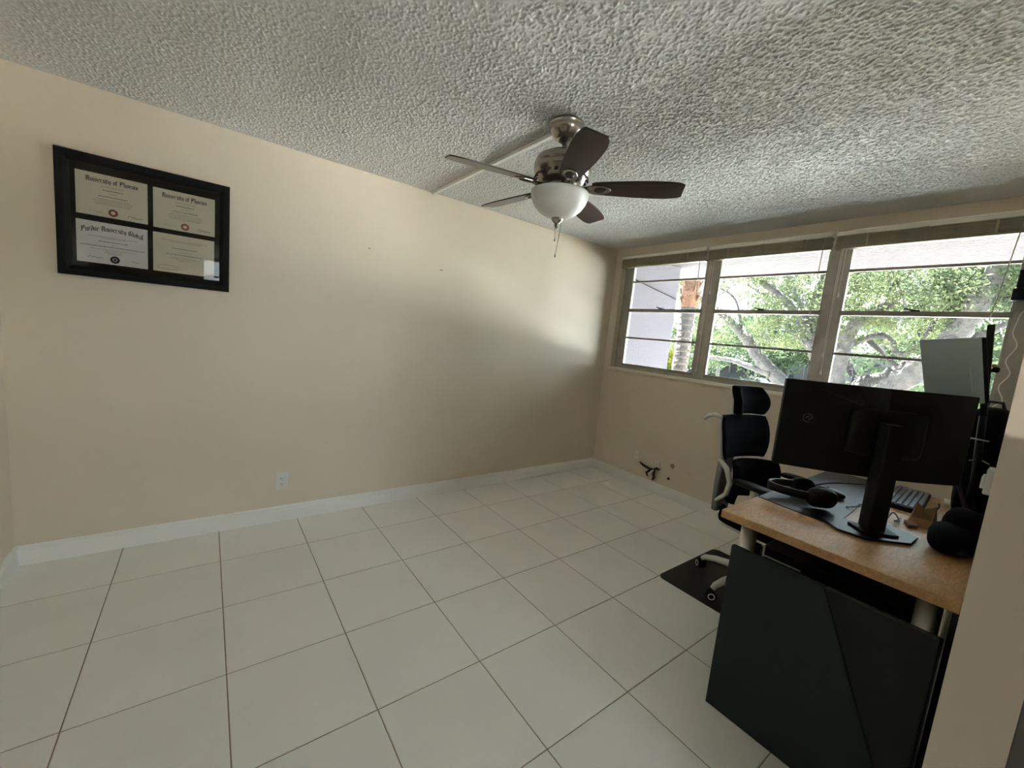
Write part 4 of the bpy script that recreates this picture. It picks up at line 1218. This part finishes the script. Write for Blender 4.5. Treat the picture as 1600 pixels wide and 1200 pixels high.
oak_limb([(1268, 540), (1262, 492), (1248, 462), (1232, 430), (1215, 395)], 8, 8.8, 0.13, 0.10)
oak_limb([(1280, 585), (1272, 520), (1276, 470), (1290, 425), (1300, 380)], 8, 7.6, 0.12, 0.06)
oak_limb([(1205, 585), (1170, 572), (1140, 562), (1105, 558), (1060, 552)], 8, 9.0, 0.09, 0.04)
oak_limb([(1268, 540), (1240, 520), (1215, 500), (1190, 492)], 7.6, 7.0, 0.06, 0.02)
oak_limb([(1160, 522), (1150, 470), (1125, 450), (1105, 440)], 8.2, 8.0, 0.035, 0.015)
oak_limb([(1300, 650), (1304, 600), (1312, 560), (1326, 522), (1346, 496), (1382, 480), (1402, 462), (1445, 452), (1500, 440)], 8, 7.4, 0.20, 0.06, base=cb_)
oak_limb([(1346, 496), (1388, 474), (1396, 450), (1412, 432), (1440, 415)], 7.8, 7.8, 0.09, 0.03)
oak_limb([(1348, 625), (1332, 585), (1320, 562), (1300, 552), (1270, 560)], 8.2, 9.0, 0.09, 0.06)
oak_limb([(1330, 640), (1345, 602), (1385, 588), (1425, 568), (1470, 552), (1540, 520), (1600, 490)], 8, 9.5, 0.17, 0.08, base=cb_)
oak_limb([(1340, 660), (1385, 612), (1425, 586), (1462, 556), (1500, 515), (1530, 468), (1560, 420), (1580, 380)], 8, 6.4, 0.24, 0.12, base=cb_)
oak_limb([(1312, 548), (1345, 532), (1372, 524), (1392, 532), (1402, 552), (1425, 548), (1448, 522), (1462, 500), (1480, 482)], 7.9, 8.3, 0.07, 0.04)
oak_limb([(1358, 532), (1372, 545), (1388, 560), (1402, 572)], 8.4, 8.4, 0.06, 0.05)
oak_limb([(1482, 538), (1505, 492), (1526, 462), (1546, 440), (1552, 405)], 7.0, 7.6, 0.10, 0.09)
oak_limb([(1546, 440), (1575, 465), (1600, 445), (1640, 420)], 7.4, 7.2, 0.07, 0.05)
oak_limb([(1500, 515), (1512, 490), (1530, 482), (1550, 470), (1590, 455)], 7.0, 8.0, 0.06, 0.04)
# twigs
for k in range(46):
    px = random.uniform(1070, 1600); py = random.uniform(425, 555); X = random.uniform(6.4, 9.6)
    l = random.uniform(18, 45); a = random.uniform(0, 6.28)
    q = [(px, py)]
    for s in range(3):
        a += random.uniform(-0.6, 0.6)
        q.append((q[-1][0] + l / 3 * math.cos(a), q[-1][1] + l / 3 * math.sin(a)))
    oak_limb(q, X, X + random.uniform(-0.4, 0.4), 0.024, 0.008, name='twig')
cent = []; rads = []
for k in range(900):
    px = random.uniform(1045, 1680)
    py = random.triangular(360, 590, 440) if px > 1140 else random.triangular(370, 545, 430)
    X = random.choice((random.uniform(6.4, 8.0), random.uniform(8.2, 13.0), random.uniform(8.2, 13.0)))
    p = at(px, py, X)
    if px < 1175 and 430 < py < 500 and random.random() < 0.72: continue      # gap with open sky
    if 1300 < px < 1420 and py > 535: continue                                # gap below the arched limb
    if px > 1500 and py > 500: continue
    if px < 1300 and py > 545: continue
    cent.append((p.x, p.y, p.z)); rads.append(random.uniform(0.18, 0.46))
# crown above the overhang line and to the sides
for k in range(90):
    p = Vector((random.uniform(6.0, 12.5), random.uniform(-6.5, 7.5), random.uniform(3.2, 6.5)))
    cent.append((p.x, p.y, p.z)); rads.append(random.uniform(0.3, 0.6))
lv = leaves('foliage', cent, rads, 130, 0.040, M_leaf, oak)
lv.data.transform(oakinv)

# palm
pc = at(1070, 520, 3.4)
palm = thing('palm_tree', 'palm trunk with orange brown boots outside the far left window', 'palm tree', (pc.x, pc.y, GZ))
zo = at(1070, 478, 3.4).z - GZ
MB().tube([(0, 0, 0), (0.015, 0.0, 1.5), (0.0, 0.015, 3.0), (0, 0, zo)], [0.18, 0.142, 0.132, 0.135], 16).obj('trunk', M_palm, palm)
ring_m = None
for k in range(34):
    z_ = 1.2 + (zo - 1.2) * k / 34
    if ring_m is None:
        o = MB().lathe([(0.130, -0.02), (0.141, 0.0), (0.134, 0.03)], 16).obj('trunk_ring', M_palm, palm); ring_m = o.data
    else:
        o = link('trunk_ring', ring_m, palm)
    o.location = (0, 0, z_)
MB().tube([(0, 0, zo - 0.03), (0, 0.01, zo + 0.4), (0.015, 0, zo + 0.9), (0, 0, zo + 1.4)], [0.142, 0.152, 0.157, 0.142], 16).obj('upper_trunk', M_palm_o, palm)
boot_m = None
for k in range(40):
    a = k * 2.4; z_ = zo + 0.05 + k * 0.033
    if boot_m is None:
        o = MB().box(-0.012, 0.018, -0.037, 0.037, -0.045, 0.075).obj('boot', M_palm_o, palm); boot_m = o.data
    else:
        o = link('boot', boot_m, palm)
    o.matrix_local = Matrix.Translation((0.145 * math.cos(a), 0.145 * math.sin(a), z_)) @ Matrix.Rotation(a, 4, 'Z') @ Matrix.Rotation(math.radians(24), 4, 'Y')
for k in range(12):
    a = k * 2 * math.pi / 12 + 0.2
    def frond(u, v, a=a):
        r_ = 0.10 + 0.95 * v
        zz_ = zo + 1.35 + 1.3 * math.sin(v * 1.9) - 0.7 * v * v
        w = 0.34 * math.sin(math.pi * min(1, 0.08 + v * 0.9)) * (u - 0.5)
        return (r_ * math.cos(a) - w * math.sin(a), r_ * math.sin(a) + w * math.cos(a), zz_ - abs(u - 0.5) * 0.3), (0, 0, 1)
    MB().sheet(frond, 4, 10, 0.01).obj('frond', M_leaf_b, palm)

def round_tree(px, X, height, rx, label, m, per=2600, size=0.16, group='trees beyond the lawn', trunk_r=0.16):
    p = at(px, 560, X)
    t = thing('garden_tree', label, 'tree', (p.x, p.y, GZ), 0, group)
    MB().tube([(0, 0, 0), (0.05, 0, height * 0.3), (0, 0.05, height * 0.6)], [trunk_r * 1.3, trunk_r, trunk_r * 0.6], 8).obj('trunk', M_bark, t)
    cs = []; rs = []
    for k in range(40):
        th = random.uniform(0, 6.28); q = random.random() ** 0.5
        cs.append((rx * q * 0.8 * math.cos(th), rx * q * 0.8 * math.sin(th), height * random.uniform(0.42, 0.92))); rs.append(rx * random.uniform(0.22, 0.42))
    leaves('foliage', cs, rs, per // 40, size, m, t)
    return t
round_tree(1052, 46, 5.0, 2.6, 'yellow-green tree left of the palm trunk', M_leaf_y, 3000)
round_tree(1125, 30, 7.2, 3.2, 'green leafy tree seen low in the middle window', M_leaf_b, 3600)
round_tree(1185, 38, 9.0, 3.6, 'dark green tree behind the limbs of the middle window', M_leaf_b, 3600, 0.24)
round_tree(1262, 66, 9.0, 4.5, 'green tree next to the mullion of the middle window', M_leaf_b, 3600, 0.24)
round_tree(1400, 30, 8.0, 3.4, 'bright green tree under the arched limb', M_leaf_b, 4200)
round_tree(1530, 56, 9.5, 3.6, 'pale green tree behind the tilted screen', M_leaf_b, 3600, 0.22)
round_tree(1316, 88, 11.0, 5.5, 'far green tree left of the white house', M_leaf_b, 3400, 0.3)
round_tree(1570, 20, 8.0, 2.8, 'green tree at the right end of the windows', M_leaf_b, 3400)
round_tree(1085, 58, 8.0, 4.5, 'far tree behind the palm trunk', M_leaf_b, 3000, 0.3)

# hedge
h0 = at(1130, 590, 50)
hd = thing('hedge', 'clipped green hedge before the white colonnade', 'hedge', (h0.x, h0.y, GZ))
MB().sup((0, 0, 0.55), (0.6, 7.0, 0.55), 0.3, 0.3, 28, 10).obj('hedge_body', M_leaf_b, hd)

# buildings
M_house = mat('white_render', (0.050, 0.047, 0.046), 0.85, vary=0.05, vscale=0.4)
M_roof = mat('grey_roof', (0.022, 0.020, 0.019), 0.9)
M_pane = mat('dark_pane', (0.008, 0.011, 0.015), 0.2)
def house(px, X, w, hgt, depth, rows, cols, label, colonnade=False):
    p = at(px, 560, X)
    t = thing('house', label, 'building', (p.x, p.y, GZ), math.atan2(p.y - CAM.y, p.x - CAM.x))
    MB().box(0, depth, -w / 2, w / 2, 0, hgt).obj('walls', M_house, t)
    MB().add([(-0.5, -w / 2 - 0.5, hgt), (depth + 0.5, -w / 2 - 0.5, hgt), (depth + 0.5, w / 2 + 0.5, hgt), (-0.5, w / 2 + 0.5, hgt), (depth / 2, -w / 2 + 1, hgt + 1.8), (depth / 2, w / 2 - 1, hgt + 1.8)], [(3, 2, 1, 0), (0, 1, 4), (1, 2, 5, 4), (2, 3, 5), (3, 0, 4, 5)]).obj('roof', M_roof, t)
    for r_ in range(rows):
        for c in range(cols):
            y = -w / 2 + w * (c + 0.5) / cols; z_ = 0.9 + r_ * (hgt - 0.6) / rows
            f = MB().box(-0.08, 0.02, y - 0.65, y + 0.65, z_ - 0.08, z_ + 1.48).obj('window', M_house, t)
            for q in range(3):
                MB().box(-0.1, -0.075, y - 0.52, y + 0.52, z_ + 0.04 + q * 0.47, z_ + 0.42 + q * 0.47).obj('pane', M_pane, f)
    if colonnade:
        for c in range(8):
            y = -w / 2 + w * c / 7
            MB().tube([(-2.2, y, 0), (-2.2, y, 2.9)], 0.16, 10).obj('column', M_house, t)
        MB().box(-2.5, 0, -w / 2 - 0.3, w / 2 + 0.3, 2.9, 3.25).obj('porch_roof', M_house, t)
    return t
house(1366, 44, 9.0, 5.6, 7.0, 2, 3, 'white two storey house seen under the oak limbs')
house(1128, 78, 22.0, 3.6, 8.0, 1, 9, 'low white building with a columned porch', True)
house(1240, 95, 24.0, 6.0, 8.0, 2, 7, 'pale apartment house far behind the trees')
house(1510, 70, 18.0, 6.0, 8.0, 2, 6, 'pale house behind the tilted screen')

# cars
def car(px, X, col_, rz, label):
    p = at(px, 575, X)
    m = mat('car_paint_%s' % label.split()[0], col_, 0.25, coat=0.5)
    t = thing('parked_car', label, 'car', (p.x, p.y, GZ + 0.02), rz, 'cars parked beyond the lawn')
    prof = [(-2.2, 0.35), (-2.2, 0.8), (-1.9, 0.92), (-1.35, 0.98), (-0.75, 1.42), (0.75, 1.45), (1.45, 1.02), (2.1, 0.92), (2.2, 0.7), (2.2, 0.35)]
    n = len(prof)
    vs = [(x, -0.85, z_) for x, z_ in prof] + [(x, 0.85, z_) for x, z_ in prof]
    fs = [tuple(range(n)), tuple(reversed(range(n, 2 * n)))] + [(k, (k + 1) % n, n + (k + 1) % n, n + k) for k in range(n)]
    MB().add(vs, fs).obj('body', m, t, bevel=0.06)
    for s in (-1, 1):
        MB().add([(-1.15, s * 0.86, 1.0), (-0.68, s * 0.86, 1.36), (0.68, s * 0.86, 1.38), (1.2, s * 0.86, 1.02), (-1.15, s * 0.84, 1.0), (-0.68, s * 0.84, 1.36), (0.68, s * 0.84, 1.38), (1.2, s * 0.84, 1.02)], [(0, 1, 2, 3), (7, 6, 5, 4), (0, 4, 5, 1), (1, 5, 6, 2), (2, 6, 7, 3), (3, 7, 4, 0)]).obj('side_window', M_pane, t)
        for x in (-1.35, 1.35):
            MB().tube([(x, s * 0.70, 0.32), (x, s * 0.88, 0.32)], 0.32, 18).obj('wheel', M_black, t)
    return t
car(1047, 62, (0.005, 0.016, 0.031), 1.2, 'blue car parked at the edge of the lavender wall')
car(1060, 70, (0.035, 0.037, 0.039), 1.1, 'silver car parked behind the blue car')
car(1186, 60, (0.038, 0.039, 0.040), 1.3, 'white car parked in the middle window')
car(1245, 56, (0.017, 0.025, 0.026), 1.4, 'teal car parked near the mullion of the middle window')
car(1318, 36, (0.015, 0.021, 0.023), 1.3, 'grey-green car parked left of the white house')

# ------------------------------------------------------------------ added spotlight, made up to throw the round pool on the wall end
hl = thing('added_spotlight', 'white spotlight added out of view to light the wall end', 'lamp', (-5.2, -4.2, 1.56))
MB().lathe([(0.0, 0.0), (0.05, 0.0), (0.05, 0.012), (0.0, 0.014)], 20, Matrix.Rotation(math.pi / 2, 4, 'Y')).obj('wall_plate', M_white_p, hl)
tgt = Vector((-2.2, -3.06, 1.4685)); src = Vector((-5.10, -4.2, 1.56))
dvec = (tgt - src).normalized()
loc0 = src - Vector(hl.location)
MB().tube([(0.01, 0, 0), loc0 - dvec * 0.05], 0.008, 8).obj('bracket', M_white_p, hl)
MB().tube([loc0 - dvec * 0.07, loc0 - dvec * 0.004], [0.022, 0.030], 18).obj('lamp_head', M_white_p, hl)
sd = bpy.data.lights.new('added_wall_end_spot', 'SPOT')
sd.energy = 26; sd.spot_size = 2 * math.atan(0.16 / (tgt - src).length); sd.spot_blend = 0.03; sd.shadow_soft_size = 0.004
sd.color = (1.0, 0.97, 0.92)
so = bpy.data.objects.new('added_wall_end_spot', sd)
COL.objects.link(so); so.location = src
so.rotation_euler = dvec.to_track_quat('-Z', 'Y').to_euler()
